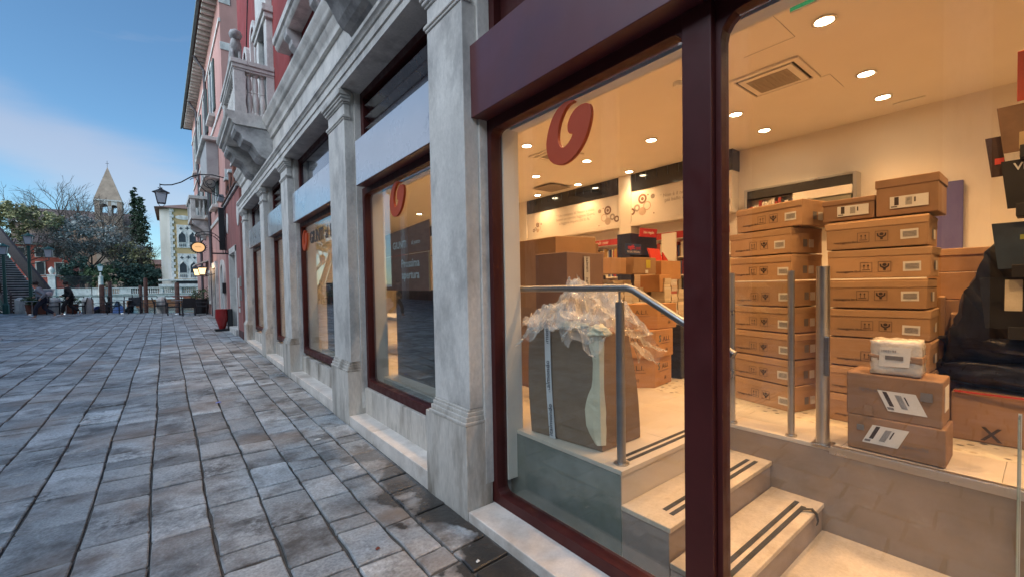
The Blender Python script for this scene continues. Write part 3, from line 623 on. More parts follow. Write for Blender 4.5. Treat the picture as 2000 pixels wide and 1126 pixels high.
# thin paler bars painted in as the lights' reflections on the glazed strip
for i in range(22): MB().box(XS+.003, XS+.009, 3.2+i*.21, 3.212+i*.21, 3.45, 3.597).build('strip_reflection', mat('strip_reflection', (.05, .06, .07), .3) if i == 0 else bpy.data.materials['strip_reflection'], sw)
def ringd(y, z, ro, ri, m, nm='circle_print', x=XS+.018):
    pts = [(ro*math.cos(PI*i/12), ro*math.sin(PI*i/12)) for i in range(24)]
    if ri > 0: MB().ring(pts, [(p*ri/ro, q*ri/ro) for p, q in pts], lambda p, q, t: (t, y+p, z+q), x-.001, x+.001).build(nm, m, sw)
    else: MB().extr(pts, lambda p, q, t: (t, y+p, z+q), x-.001, x+.001).build(nm, m, sw)
def cluster(yc, zc, k=1.0, m=1):
    for dy, dz, ro, ri, mm in ((0, 0, .085, .05, ink), (0, 0, .03, 0, ink), (.09, -.13, .075, .058, ink2), (-.11, -.14, .062, .03, ink3), (-.0, -.21, .07, 0, ink2), (.2, .01, .04, 0, ink3), (-.21, -.19, .06, .03, ink), (.11, .05, .012, 0, ink), (.22, -.27, .012, 0, ink)):
        ringd(yc+m*dy*k, zc+dz*k, ro*k, ri*k, mm)
cluster(5.33, 3.03, 1.0); cluster(7.36, 3.0, .62, -1); cluster(4.55, 3.12, 1.05, -1); cluster(8.3, 3.0, .9)
for dy, dz, ro, m_ in ((.0, .0, .14, ink2), (-.26, .06, .035, ink3), (-.30, -.10, .085, ink2), (-.46, .03, .055, ink2), (-.48, -.16, .09, ink3), (.1, -.26, .04, ink2)): ringd(3.58+dy, 2.98+dz, ro, 0, m_)
text('\u201c Un romanzo di Natale a voce\nfatemi un sorriso leggere libero,\na leggere impara chi lo fa.\u201d', .085, (XS+.018, 6.2, 3.02), *WX, ink3, sw, 'quote_print')
text('\u201c Non \u00e8 il nome\npi\u00f9 bello di', .085, (XS+.018, 3.92, 3.06), *WX, ink3, sw, 'quote_print')
# shelves, red headers, rows of book spines
redh = mat('red_header', (.42, .03, .025), .5, var=.05, bump=0)
MB().box(6.80, 6.849, 3.0, 14.3, F0, 2.655).build('shelf_back', wall_p, sw)
spines = [mat('spine_%s' % n, c, .6, var=.1, bump=0) for n, c in (('cream', (.55, .48, .36)), ('red', (.35, .05, .04)), ('black', (.03, .03, .035)), ('blue', (.06, .09, .22)), ('ochre', (.45, .27, .07)), ('white', (.62, .58, .52)))]
for (a, b_) in ((7.7, 5.06), (4.77, 3.02), (10.6, 8.0)):
    h_ = MB().box(6.64, 6.66, b_+.02, a-.02, 2.36, 2.47).build('red_header_board', redh, sw, bevel=.002)
    for z in (2.05, 1.75, 1.45, 1.15, .85):
        MB().box(6.64, 6.799, b_, a, z-.02, z).build('shelf', wall_p, sw)
        mbs = [MB() for _ in spines]; y = b_+.02
        while y < a-.05:
            w_ = rnd.uniform(.015, .045); hh = rnd.uniform(.18, .25)
            if rnd.random() < .93: rnd.choice(mbs).box(6.655+rnd.uniform(0, .03), 6.79, y, y+w_-.002, z+.0005, z+hh)
            y += w_
        for mb_, m_ in zip(mbs, spines): mb_.build('shelf_books', m_, sw, kind='stuff')
MB().box(6.50, 6.53, 3.84, 4.10, F0, 2.44).build('end_panel', wall_p, sw)
text('gialli noir', .09, (6.638, 5.5, 2.415), *WX, wall_p, sw, 'header_print')
# glazed wall case with a metal frame on the back wall, blue panel, red hanging board
wc = thing('wall_case', 'long metal framed display case on the back wall above the left carton stack', 'display case', (6.8, 2.2, 2.6))
MB().ring([(1.50, 2.3), (2.83, 2.3), (2.83, 2.95), (1.50, 2.95)], [(1.54, 2.34), (2.79, 2.34), (2.79, 2.925), (1.54, 2.925)], YX, 6.66, 6.845).build('case_frame', steel, wc, bevel=.003)
MB().box(6.665, 6.80, 1.545, 2.785, 2.81, 2.92).build('case_blind', grip, wc)
MB().box(6.80, 6.84, 1.545, 2.785, 2.34, 2.809).build('case_back', wall_p, wc)
MB().box(6.68, 6.79, 1.56, 2.05, 2.36, 2.68).build('case_panel', mat('olive_card', (.20, .19, .14), .6), wc)
MB().box(6.67, 6.678, 1.55, 2.2, 2.69, 2.80).build('case_card', wall_p, wc)
for i in range(16): MB().box(6.69, 6.78, 2.1+i*.042, 2.136+i*.042, 2.35, 2.78-rnd.uniform(.0, .08)).build('case_book', rnd.choice(spines), wc)
bp_ = thing('blue_panel', 'flat violet blue board leaning on the back wall behind the right stack', 'board', (6.8, .7, 2.2))
MB().box(6.80, 6.82, .60, 1.02, 1.75, 2.676).build('board_face', mat('violet_blue', (.12, .11, .30), .6, var=.05, bump=0), bp_, bevel=.01)
# ------------------------------------------------------------------ cartons
kraft = mat('kraft_cardboard', (.40, .24, .125), .75, var=.1, scale=4, bump=.06, bscale=14, objr=.16, stain=(.28, .165, .085), sscale=2.5, samt=.6)
kraft_lid = mat('kraft_lid', (.43, .265, .14), .72, var=.1, scale=4, bump=.06, bscale=14, objr=.1)
kraft_dark = mat('kraft_brown', (.27, .155, .085), .75, var=.12, scale=4, bump=.06, bscale=14, objr=.08)
print_ink = mat('print_ink', (.045, .03, .025), .7, var=.1, bump=0)
labelw = mat('label_white', (.66, .64, .60), .55, var=.04, bump=0)
stripe_ink = mat('label_grey_ink', (.16, .15, .15), .6, var=.05, bump=0)
XZ = lambda p, q, t: (p, t, q)
def flat(poly, name, m, par, y=-.0012, d=.0008):
    return MB().extr(poly, XZ, y-d, y).build(name, m, par)
def rect(x0, x1, z0, z1): return [(x0, z0), (x1, z0), (x1, z1), (x0, z1)]
def sqring(par, x0, x1, z0, z1, t=.0022, y=-.0012):
    return MB().ring(rect(x0, x1, z0, z1), rect(x0+t, x1-t, z0+t, z1-t), XZ, y-.0006, y).build('mark_outline', print_ink, par)
def barcode(par, x0, x1, z0, z1, vertical=False, y=-.0012, m=None):
    l_ = flat(rect(x0, x1, z0, z1), 'barcode_label', m or labelw, par, y)
    q = MB(); n = 9
    for i in range(n):
        if vertical: q.extr(rect(x0+(x1-x0)*(.15+.7*i/n), x0+(x1-x0)*(.15+.7*(i+.35+.3*(i % 2))/n), z0+(z1-z0)*.18, z1-(z1-z0)*.15), XZ, y-.0016, y-.0009)
        else: q.extr(rect(x0+(x1-x0)*.13, x1-(x1-x0)*.1, z0+(z1-z0)*(.2+.62*i/n), z0+(z1-z0)*(.2+.62*(i+.35+.3*(i % 2))/n)), XZ, y-.0016, y-.0009)
    q.build('barcode', stripe_ink, l_, kind='stuff'); return l_
def arrows(par, x0, z0, s):
    m_ = sqring(par, x0, x0+s, z0, z0+s)
    for cx in (.33, .67):
        c = x0+s*cx
        flat([(c-.025*s, z0+.3*s), (c+.025*s, z0+.3*s), (c+.025*s, z0+.62*s), (c+.1*s, z0+.6*s), (c, z0+.8*s), (c-.1*s, z0+.6*s), (c-.025*s, z0+.62*s)], 'up_arrow', print_ink, m_)
    flat(rect(x0+.18*s, x0+.82*s, z0+.2*s, z0+.25*s), 'arrow_base', print_ink, m_)
def hands(par, x0, z0, s):
    m_ = sqring(par, x0, x0+s, z0, z0+s)
    X = lambda p: x0+s*p; Z = lambda p: z0+s*p
    flat([(X(.5+.17*math.cos(PI*i/8)), Z(.68+.15*math.sin(PI*i/8))) for i in range(16)], 'parcel_mark', print_ink, m_)
    flat([(X(.4), Z(.15)), (X(.6), Z(.15)), (X(.6), Z(.32)), (X(.85), Z(.5)), (X(.88), Z(.78)), (X(.76), Z(.78)), (X(.72), Z(.56)), (X(.5), Z(.45)), (X(.28), Z(.56)), (X(.24), Z(.78)), (X(.12), Z(.78)), (X(.15), Z(.5)), (X(.4), Z(.32))], 'hands_mark', print_ink, m_)
CW, CD, CH = .56, .37, .206
def carton_proto(label, tape=False):
    c = thing('carton', label, 'carton', (0, 0, 0), 'lidded book cartons stacked behind the balustrade', rz=1e-9)
    MB().box(0, CW, 0, CD, 0, CH-.004).build('carton_body', kraft, c, bevel=.004)
    l_ = MB().box(-.0025, CW+.0025, -.003, CD+.003, CH-.052, CH).build('carton_lid', kraft_lid, c, bevel=.005)
    arrows(c, .185, .045, .068); hands(c, .285, .045, .070)
    barcode(c, .435, .525, .04, .105)
    t_ = text('messaggerie libri', .021, (.115, -.0016, .05), *WY, print_ink, c, 'carton_print')
    s_ = thing('side', None, None)
    bpy.data.objects.remove(s_)
    q = MB(); q.box(CW+.0005, CW+.0012, .14, .19, .05, .11); q.build('side_mark', stripe_ink, c)
    MB().box(CW+.0005, CW+.0014, .21, .27, .045, .11).build('side_label', labelw, c)
    return c
proto = carton_proto('top carton of the left book carton stack, pushed forward over the edge')
proto.location = (0, 0, 0)
def place(first, x, y, z, deg, lab):
    o = proto if first else copy_tree(proto)
    o.location = (x, y, z); o.rotation_euler = (0, 0, R(deg)); o['label'] = lab
    dx, dl, dz = rnd.uniform(-.02, .02), rnd.uniform(-.03, .02), rnd.uniform(-.008, .012)
    for c in o.children:
        n_ = c.name.split('.')[0]
        if n_ in ('carton_body', 'carton_lid'):
            c.data = c.data.copy()
            for v in c.data.vertices: v.co += Vector((rnd.uniform(-.004, .004), rnd.uniform(-.0005, .006) if v.co.y > .1 else 0, rnd.uniform(-.004, .003) if n_ == 'carton_lid' and v.co.z > CH-.03 else 0))
        if n_ in ('mark_outline', 'carton_print'): c.location = (dx, 0, dz)
        elif n_ == 'barcode_label': c.location = (dl, 0, dz*.8); c.rotation_euler = (0, R(rnd.uniform(-1.2, 1.2)), 0)
        elif n_ == 'carton_lid': c.location = (rnd.uniform(-.003, .003), rnd.uniform(-.004, .002), rnd.uniform(-.012, .0)); c.rotation_euler = (R(rnd.uniform(-.5, .5)), R(rnd.uniform(-.5, .5)), R(rnd.uniform(-.4, .4)))
    return o
ordn = ['bottom', 'second', 'third', 'fourth', 'fifth', 'sixth', 'seventh', 'eighth']
# left stack: local origin is the left front corner, front looks along local -y
ux = Vector((math.cos(R(-106)), math.sin(R(-106)), 0))
sh = [0, .004, -.003, .002, .0, .012, .012, -.055]
for i in range(8):
    cz = F0+.001+i*.2125; off = sh[i]
    c0 = Vector((3.84, 1.267, 0))-ux*(CW+off)
    lab = 'lidded brown book carton, %s from the floor in the left stack behind slim posts' % ordn[i] if i else 'bottom brown book carton of the left stack standing on the terrazzo'
    if i == 7: lab = 'topmost brown book carton of the left stack, pushed sideways over its edge'
    place(i == 0, c0.x, c0.y, cz, -106+rnd.uniform(-.8, .8)+(3 if i == 7 else 0), lab)
# right stack
for i in range(7):
    cz = F0+.001+i*.2125
    lab = 'lidded brown book carton, %s from the floor in the right stack behind the wide post' % ordn[i] if i else 'bottom brown book carton of the right stack behind the two taped parcels'
    if i == 6: lab = 'topmost wide book carton of the right stack, under two plain lidded boxes'
    place(False, 3.89+rnd.uniform(-.006, .006), 1.055+rnd.uniform(-.012, .012), cz, -90+rnd.uniform(-1, 1), lab)
def plain(name, lab, c, u, v, h, m=kraft, lid=None, lidh=.05, group=None, cat='box', bev=.005):
    """box from base corner c, edges u and v, height h"""
    c = Vector(c); u = Vector((*u, 0)); v = Vector((*v, 0)); t_ = thing(name, lab, cat, c, group)
    o = MB().obox(c, u, v, (0, 0, h)).build('box_body', m, t_, bevel=bev)
    if lid:
        e1 = u.normalized()*.006; e2 = v.normalized()*.006
        MB().obox(c-e1-e2+Vector((0, 0, h-lidh)), u+2*e1, v+2*e2, (0, 0, lidh+.004)).build('box_lid', lid, t_, bevel=bev)
    return t_
def shiplabel(par, X, y0, y1, z0, z1, skew=0.0, name='shipping_label', bars=True, mirror=False):
    """label stuck to a face that looks toward -X"""
    K = lambda a, b_: (y0+(y1-y0)*a+skew*(b_-.5), z0+(z1-z0)*b_)
    P = lambda p, q, t: (t, p, q)
    def quad(a0, a1, b0, b1, nm, m, dx): return MB().extr([K(a0, b0), K(a1, b0), K(a1, b1), K(a0, b1)], P, X-dx, X-dx+.0006).build(nm, m, par)
    quad(0, 1, 0, 1, name, labelw, .0012)
    if bars:
        f = (lambda a: 1-a) if mirror else (lambda a: a)
        q = MB()
        for i in range(8):
            a, b_ = f(.42+.018*i*1.2), f(.42+.018*i*1.2+.012)
            q.extr([K(min(a, b_), .2), K(max(a, b_), .2), K(max(a, b_), .85), K(min(a, b_), .85)], P, X-.002, X-.0014)
        q.build('barcode', stripe_ink, par, kind='stuff')
        a, b_ = sorted((f(.12), f(.24))); quad(a, b_, .25, .95, 'label_block', print_ink, .0019)
        a, b_ = sorted((f(.03), f(.2))); quad(a, b_, .08, .2, 'label_stamp', stripe_ink, .0019)
        a, b_ = sorted((f(.64), f(.68))); quad(a, b_, .4, .8, 'label_line', print_ink, .0019)
# two plain lidded boxes on the right stack
zt = F0+7*.2125+.006
b_ = plain('archive_box', 'flat lidded brown box with an address label beside the taller box', (3.93, 1.09, zt), (0, -.305), (.34, 0), .155, kraft_dark, kraft_dark, .035)
shiplabel(b_, 3.924, 1.0, .815, zt+.03, zt+.105)
b_ = plain('archive_box', 'tall lidded brown box with an address label crowning the right stack', (3.93, .775, zt), (0, -.315), (.36, 0), .25, kraft_dark, kraft_dark, .055)
shiplabel(b_, 3.924, .70, .505, zt+.045, zt+.125)
# cartons in the shadow behind the right stack
rear = [((4.55, .62, F0), (-.0, -.33), (.4, 0), .34), ((4.56, .60, F0+.345), (0, -.30), (.4, 0), .30), ((4.55, .62, F0+.65), (0, -.30), (.4, 0), .24), ((4.6, .60, F0+.895), (0, -.26), (.36, 0), .20), ((4.62, .64, F0+1.10), (0, -.36), (.3, 0), .17)]
names = ['plain brown box at the bottom of the rear stack beside the black sacks', 'plain brown box second up in the rear stack', 'plain brown box in the middle of the rear stack', 'plain brown box second from the top of the rear stack', 'shallow lidded box topping the rear stack by the wall']
for (c, u, v, h), lb in zip(rear, names): plain('rear_box', lb, c, u, v, h, kraft, kraft_lid if h < .2 else None, .05)
for i, (x, y, h) in enumerate(((4.28, .50, .92), (4.34, .44, .80), (4.30, .40, .62))):
    plain('flattened_box', ['tallest', 'middle', 'shortest'][i]+' flattened carton standing on edge behind the right stack', (x, y, F0), (.34, .03), (.012, -.035), h, kraft, None)
# parcels with shipping labels near the platform edge
b_ = plain('parcel', 'lower taped parcel with a slanted shipping label on the platform edge', (3.30, .785, F0+.0075), (-.012, -.44), (.27, 0), .212, kraft_dark, bev=.008)
shiplabel(b_, 3.293, .685, .52, F0+.06, F0+.175, -.05)
text('specchi', .035, (3.285, .47, F0+.085), *WX, stripe_ink, b_, 'parcel_print', sx=1.1)
MB().box(3.286, 3.2905, .70, .735, F0+.13, F0+.165).build('dark_patch', stripe_ink, b_)
o = MB().box(3.283, 3.2855, .36, .52, F0+.06, F0+.112).build('print_frame', mat('print_frame_brown', (.20, .10, .06), .7), b_); bpy.data.objects.remove(o)
b_ = plain('parcel', 'upper taped parcel carrying the film wrapped packet', (3.30, .79, F0+.219), (-.006, -.43), (.27, 0), .262, kraft_dark, bev=.008)
shiplabel(b_, 3.294, .615, .445, F0+.275, F0+.392, .05, mirror=False)
text('specchi', .035, (3.2955, .67, F0+.39), *WX, stripe_ink, b_, 'parcel_print', sx=1.1)
MB().box(3.289, 3.2925, .40, .45, F0+.36, F0+.41).build('dark_patch', stripe_ink, b_)
tapem = mat('parcel_tape', (.30, .19, .12), .3, var=.1, bump=.02)
MB().box(3.2885, 3.2935, .66, .70, F0+.23, F0+.29).build('tape', tapem, b_)
MB().box(3.36, 3.50, .3575, .3595, F0+.30, F0+.44).build('side_label', labelw, b_)
film = mat('cloudy_film', (.62, .57, .50), .25, var=.15, scale=8, bump=.6, bscale=25, spec=.8, coat=.4, coatr=.1)
pk = thing('wrapped_packet', 'white packet bound with film and brown tape on the upper parcel', 'packet', (3.4, .56, F0+.483))
def lumpy(mb_, nx, ny, nz, dims, c, rz, amp, seed):
    r2 = random.Random(seed); bm = bmesh.new(); bmesh.ops.create_cube(bm, size=1); bmesh.ops.subdivide_edges(bm, edges=bm.edges, cuts=6, use_grid_fill=True)
    M_ = Matrix.Translation(c) @ Matrix.Rotation(rz, 4, 'Z')
    for v in bm.verts:
        p = Vector((v.co.x*dims[0], v.co.y*dims[1], v.co.z*dims[2]))
        k = [abs(v.co[i]) > .45 for i in range(3)]
        if sum(k) >= 2: p *= .955
        p += Vector((r2.uniform(-amp, amp), r2.uniform(-amp, amp), r2.uniform(-amp, amp)*(.2 if v.co.z < -.4 else 1)))
        v.co = M_ @ p
    for v in bm.verts: v.index = 0
    bm.verts.index_update()
    mb_.add([v.co.copy() for v in bm.verts], [tuple(v.index for v in f.verts) for f in bm.faces]); bm.free()
q = MB(); lumpy(q, 1, 1, 1, (.16, .235, .21), Vector((3.39, .565, F0+.483+.106)), R(2), .005, 3); pb = q.build('packet_body', film, pk, smooth='all')
q = MB(); lumpy(q, 1, 1, 1, (.165, .242, .045), Vector((3.39, .565, F0+.483+.10)), R(2), .002, 4); q.build('packet_tape', tapem, pk, smooth='all')
MB().extr([(.635, F0+.535), (.50, F0+.54), (.49, F0+.655), (.63, F0+.65)], lambda p, q, t: (t, p, q), 3.302, 3.304).build('packet_label', labelw, pk)
text('1003194', .02, (3.3005, .59, F0+.628), *WX, stripe_ink, pk, 'packet_print'); MB().box(3.2995, 3.3015, .525, .605, F0+.578, F0+.602).build('packet_code', stripe_ink, pk)
# long low carton and black sacks on the right
lb = plain('long_carton', 'long low brown carton with ragged open top below the black sacks', (4.00, .40, F0), (.05, -.75), (.55, .0), .31, kraft_dark, bev=.01)
MB().box(3.985, 3.997, -.3, .385, F0+.312, F0+.322).build('red_edge', redh, lb)
text('X', .12, (3.995, .22, F0+.06), *WX, print_ink, lb, 'carton_mark', bold=True)
from mathutils.noise import noise as mn_noise
sack = mat('black_sack', (.012, .012, .015), .38, var=.2, scale=6, bump=.7, bscale=10, spec=.5)
def sackmesh(name, lab, c, dims, seed, par=None):
    t_ = thing(name, lab, 'sack', (c[0], c[1], c[2]-dims[2]))
    bm = bmesh.new(); bmesh.ops.create_icosphere(bm, subdivisions=4, radius=1); r2 = random.Random(seed)
    from mathutils import noise as mn
    for v in bm.verts:
        p = v.co.copy(); k = 1+.16*mn.noise(p*2.2+Vector((seed, 0, 0)))+.07*mn.noise(p*6+Vector((0, seed, 0)))
        s_ = Vector([math.copysign(abs(x_)**.75, x_) for x_ in p])
        v.co = Vector((c[0]+s_.x*dims[0]*k, c[1]+s_.y*dims[1]*k, max(c[2]-dims[2]*.98, c[2]+s_.z*dims[2]*k)))
    bm.verts.index_update()
    q = MB(); q.add([v.co.copy() for v in bm.verts], [tuple(v.index for v in f.verts) for f in bm.faces]); bm.free()
    q.build('sack_skin', sack, t_, smooth='all'); return t_
sackmesh('black_sack', 'lowest black plastic roll lying on the long carton', (4.30, .02, F0+.42), (.24, .52, .10), 5)
sackmesh('black_sack', 'second black plastic roll above the long carton', (4.34, .0, F0+.60), (.23, .46, .10), 8)
sackmesh('black_sack', 'slumped black sack on top of the black rolls', (4.42, -.10, F0+.83), (.24, .42, .16), 13)
bcv = thing('black_cover', 'black plastic cover hanging in a slope from the magazine rack down to the rolls', 'plastic cover', (4.3, 0, F0+.4))
ol = [(.46, F0+.5), (.43, F0+.72), (.37, F0+.92), (.31, F0+1.1), (.25, F0+1.26), (.17, F0+1.34), (-.1, F0+1.36), (-.7, F0+1.36)]
vs = []; M_ = 12
for i in range(29):
    k = i/28*(len(ol)-1); a = min(int(k), len(ol)-2); f_ = k-a; py = ol[a][0]*(1-f_)+ol[a+1][0]*f_; pz = ol[a][1]*(1-f_)+ol[a+1][1]*f_
    for j in range(M_):
        n_ = mn_noise(Vector((i*.35, j*.5, 2.0))); fo = abs(mn_noise(Vector((i*.22+j*.3, j*.6-i*.1, 4.0)))); vs.append((4.16+j*.044+.03*n_-.07*fo, py+.03*n_-.09*fo, pz+.03*mn_noise(Vector((j*.8, i*.3, 7.0)))-.05*fo))
# the side toward the door
lo = [(4.13+.06*abs(mn_noise(Vector((i*.5, 0, 1)))), (ol[0][0])*(1-i/28)+(-.7)*i/28, F0+.45) for i in range(29)]
nb_ = len(vs); vs += lo
q = MB(); q.add(vs, [(i*M_+j, i*M_+j+1, (i+1)*M_+j+1, (i+1)*M_+j) for i in range(28) for j in range(M_-1)]+[(i*M_, (i+1)*M_, nb_+i+1, nb_+i) for i in range(28)]); o = q.build('cover_sheet', sack, bcv, smooth='all', fix=False); o.modifiers.new('t', 'SOLIDIFY').thickness = .004
# magazine rack at the right edge
mr_ = thing('magazine_rack', 'black stepped magazine rack at the right edge of the door pane', 'rack', (4.1, -.1, F0))
blackm = mat('rack_black', (.015, .014, .014), .5, var=.1, bump=.03)
MB().box(4.12, 4.5, -.75, .02, F0, 2.75).build('rack_frame', blackm, mr_, bevel=.006)
for i, z in enumerate((1.25, 1.62, 1.98, 2.32)):
    MB().box(3.93, 4.118, -.75, .12+.012*(3-i), z-.02, z+.03).build('rack_shelf', blackm, mr_, bevel=.004)
    MB().box(3.92, 3.928, -.75, .12+.012*(3-i), z-.02, z+.055).build('rack_lip', blackm, mr_, bevel=.003)
def cover(lab, y0, y1, z0, z1, x, lean, col, extra):
    t_ = thing('magazine', lab, 'magazine', (x, (y0+y1)/2, z0))
    m_ = mat('cover', col, .5, var=.3, scale=6, bump=0, spec=.3)
    MB().obox((x, y0, z0), (0, y1-y0, 0), (lean, .03 if y1 > .13 else 0, z1-z0), (.012, 0, 0)).build('magazine_cover', m_, t_, bevel=.001)
    for (a, b_, h0, h1, c_) in extra:
        MB().obox((x-.002+lean*h0, y0+(y1-y0)*a, z0+(z1-z0)*h0), (0, (y1-y0)*(b_-a), 0), (lean*(h1-h0), 0, (z1-z0)*(h1-h0)), (.0012, 0, 0)).build('cover_print', mat('print', c_, .4, var=.2, scale=9, bump=0), t_)
    return t_
cover('magazine with a tan cover on the top rack shelf', -.12, .185, 2.345, 2.63, 3.95, .03, (.16, .09, .05), ((.1, .8, .05, .4, (.42, .30, .15)), (.3, .62, .4, .8, (.25, .11, .06))))
m_ = cover('dark magazine with white capitals on the second rack shelf', -.14, .165, 2.01, 2.30, 3.94, .03, (.012, .012, .014), ((.2, .55, .12, .62, (.36, .25, .15)), (.0, .2, .0, .5, (.35, .28, .14))))
text('VERT', .06, (3.957, .075, 2.255), *WX, labelw, m_, 'cover_title', bold=True)
m_ = cover('navy magazine with yellow green patches on the third rack shelf', -.14, .20, 1.65, 1.93, 3.94, .03, (.02, .035, .06), ((.1, .75, .62, .72, (.24, .27, .06)), (.1, .7, .25, .4, (.28, .30, .06)), (.25, .4, .42, .58, (.38, .36, .20))))
cover('dark book with a red dot behind the upper magazines', .17, .235, 2.22, 2.47, 4.0, .03, (.03, .012, .01), ((.2, .8, .3, .45, (.4, .03, .02)),))
m_ = cover('black folder with a white tag on the bottom rack shelf', -.14, .25, 1.29, 1.60, 3.95, .03, (.012, .012, .014), ((.62, .8, .35, .95, (.5, .45, .36)),))
rb = thing('red_board', 'red hanging board cut by the right edge above the magazines', 'board', (3.95, .1, 2.65))
MB().box(3.95, 3.965, -.4, .135, 2.64, 2.93).build('board_face', mat('coral_red', (.50, .07, .04), .45, var=.05, bump=0), rb, bevel=.003)

# ------------------------------------------------------------------ tall carton, film and boxes by the handrail
tb = thing('tall_carton', 'tall open brown carton with printed white tape and crumpled film on top by the handrail', 'carton', (2.1, 2.0, F0))
C0 = Vector((2.075, 1.735, F0+.005)); U = Vector((-.075, .59, 0)); V = Vector((.40, .0, 0))
Ct = Vector((2.065, 1.735, 1.315)); Ut = Vector((-.005, .66, -.01)); Vt = Vector((.33, .03, -.06))
q = MB(); n = 6; ring_ = []
for i in range(n+1):
    t_ = i/n; c = C0.lerp(Ct, t_); u = U.lerp(Ut, t_); v = V.lerp(Vt, t_); bl = .012*math.sin(PI*t_)
    ring_ += [c+Vector((-bl, -bl, 0)), c+v/2+Vector((0, -bl*1.6, 0)), c+v+Vector((bl, -bl, 0)), c+u+v+Vector((bl, bl, 0)), c+u+Vector((-bl, bl, 0)), c+u/2+Vector((-bl*1.6, 0, 0))]
fs = [(i*6+k, i*6+(k+1) % 6, (i+1)*6+(k+1) % 6, (i+1)*6+k) for i in range(n) for k in range(6)]+[(5, 4, 3, 2, 1, 0)]
q.add(ring_, fs); o = q.build('carton_body', mat('reflection_dark_cardboard', (.20, .135, .085), .75, var=.14, scale=3, bump=.08, bscale=14, stain=(.13, .09, .06), sscale=2, samt=.5), tb); sm = o.modifiers.new('thickness', 'SOLIDIFY'); sm.thickness = .006; sm.offset = -1  # body colour darkened to carry the dim reflection on the window pane
b2_ = o.modifiers.new('bevel', 'BEVEL'); b2_.width = .012; b2_.segments = 3; b2_.angle_limit = R(30)
# tape band with lettering down the window side
def face(a, t_): return (C0.lerp(Ct, t_)+U.lerp(Ut, t_)*a)+Vector((-.018-.010*math.sin(PI*t_), 0, 0))
q = MB(); K = 10; vs = []
for i in range(K+1):
    for a in (.60+.045*(i/K), .685+.045*(i/K)): vs.append(face(a-.0, i/K))
q.add(vs, [(2*i, 2*i+1, 2*i+3, 2*i+2) for i in range(K)]); tp = q.build('printed_tape', mat('white_tape', (.55, .56, .58), .35, var=.06, bump=.02), tb, fix=False); tp.modifiers.new('t', 'SOLIDIFY').thickness = .002
navy = mat('navy_ink', (.02, .022, .05), .5, var=.05, bump=0)
for t_ in (.17, .56, .93):
    p = face(.645+.045*t_, t_)+Vector((-.006, 0, 0))
    text('\u25c1italmondo' if False else 'italmondo', .052, p, (0, .02, 1), (0, 1, .0), navy, tb, 'tape_print', sx=1.05)
cream = mat('cream_paper', (.60, .55, .40), .7, var=.1, scale=9, bump=.5, bscale=22)
# torn cream paper strip running down the corner
vs = []; K = 14; wds = [.05, .05, .042, .03, .026, .03, .034, .042, .06, .07, .075, .076, .07, .05, .02]
for i in range(K+1):
    t_ = 1.0-.94*i/K; c = C0.lerp(Ct, t_); w_ = wds[i]
    k_ = rnd.uniform(-.006, .006); vs += [c+Vector((-.021, w_*1.5+k_, 0)), c+Vector((-.024-abs(k_), w_*.6, rnd.uniform(-.02, .02))), c+Vector((-.019, -.006, 0)), c+Vector((w_*.18+k_, -.021, 0))]
q = MB(); q.add(vs, [(4*i+k, 4*i+k+1, 4*i+k+5, 4*i+k+4) for i in range(K) for k in range(3)]); o = q.build('paper_strip', cream, tb, fix=False); o.modifiers.new('t', 'SOLIDIFY').thickness = .003
MB().box(2.05, 2.0525, 2.185, 2.195, 1.0, 1.12).build('carton_print', print_ink, tb)
from mathutils import noise as mn
def crumple(name, lab, cat, par, m, c, dims, seed, sub=4, amp=.3, fz=None, f=3.0):
    bm = bmesh.new(); bmesh.ops.create_icosphere(bm, subdivisions=sub, radius=1)
    for v in bm.verts:
        p = v.co.copy(); s_ = Vector((seed*3.1, seed*1.7, seed))
        pa = Vector((p.x*2.0, p.y*1.0, p.z*.55+p.x*.5)); k = 1+amp*mn.noise(p*1.5+s_)+amp*.75*(abs(mn.noise(pa*f+s_))*2-.6)+amp*.22*(abs(mn.noise(pa*f*2.2+s_))*2-.5)
        v.co = Vector((c[0]+p.x*dims[0]*k, c[1]+p.y*dims[1]*k, c[2]+p.z*dims[2]*k))
        if fz is not None and v.co.z < fz: v.co.z = fz+.02*mn.noise(p*5)
    bm.verts.index_update(); q = MB(); q.add([v.co.copy() for v in bm.verts], [tuple(v.index for v in f_.verts) for f_ in bm.faces]); bm.free()
    return q.build(name, m, par, smooth='all')
# clear crumpled film: mostly see-through with sharp glints
cf = bpy.data.materials.new('clear_film'); cf.use_nodes = True; t = cf.node_tree; t.nodes.clear(); N = t.nodes.new; L = t.links.new
out = N('ShaderNodeOutputMaterial'); tr = N('ShaderNodeBsdfTransparent'); tr.inputs[0].default_value = (.95, .94, .92, 1)
pb_ = N('ShaderNodeBsdfPrincipled'); pb_.inputs['Base Color'].default_value = (.85, .83, .80, 1); pb_.inputs['Roughness'].default_value = .10; pb_.inputs['Specular IOR Level'].default_value = 1.0
tcn = N('ShaderNodeTexCoord'); nz = N('ShaderNodeTexNoise'); nz.inputs['Scale'].default_value = 16; nz.inputs['Detail'].default_value = 5; L(tcn.outputs['Object'], nz.inputs['Vector'])
vz = N('ShaderNodeTexVoronoi'); vz.feature = 'DISTANCE_TO_EDGE'; vz.inputs['Scale'].default_value = 24; L(nz.outputs['Color'], vz.inputs['Vector'])
bmp = N('ShaderNodeBump'); bmp.inputs['Strength'].default_value = .35; bmp.inputs['Distance'].default_value = .05; L(nz.outputs[0], bmp.inputs['Height']); L(bmp.outputs[0], pb_.inputs['Normal'])
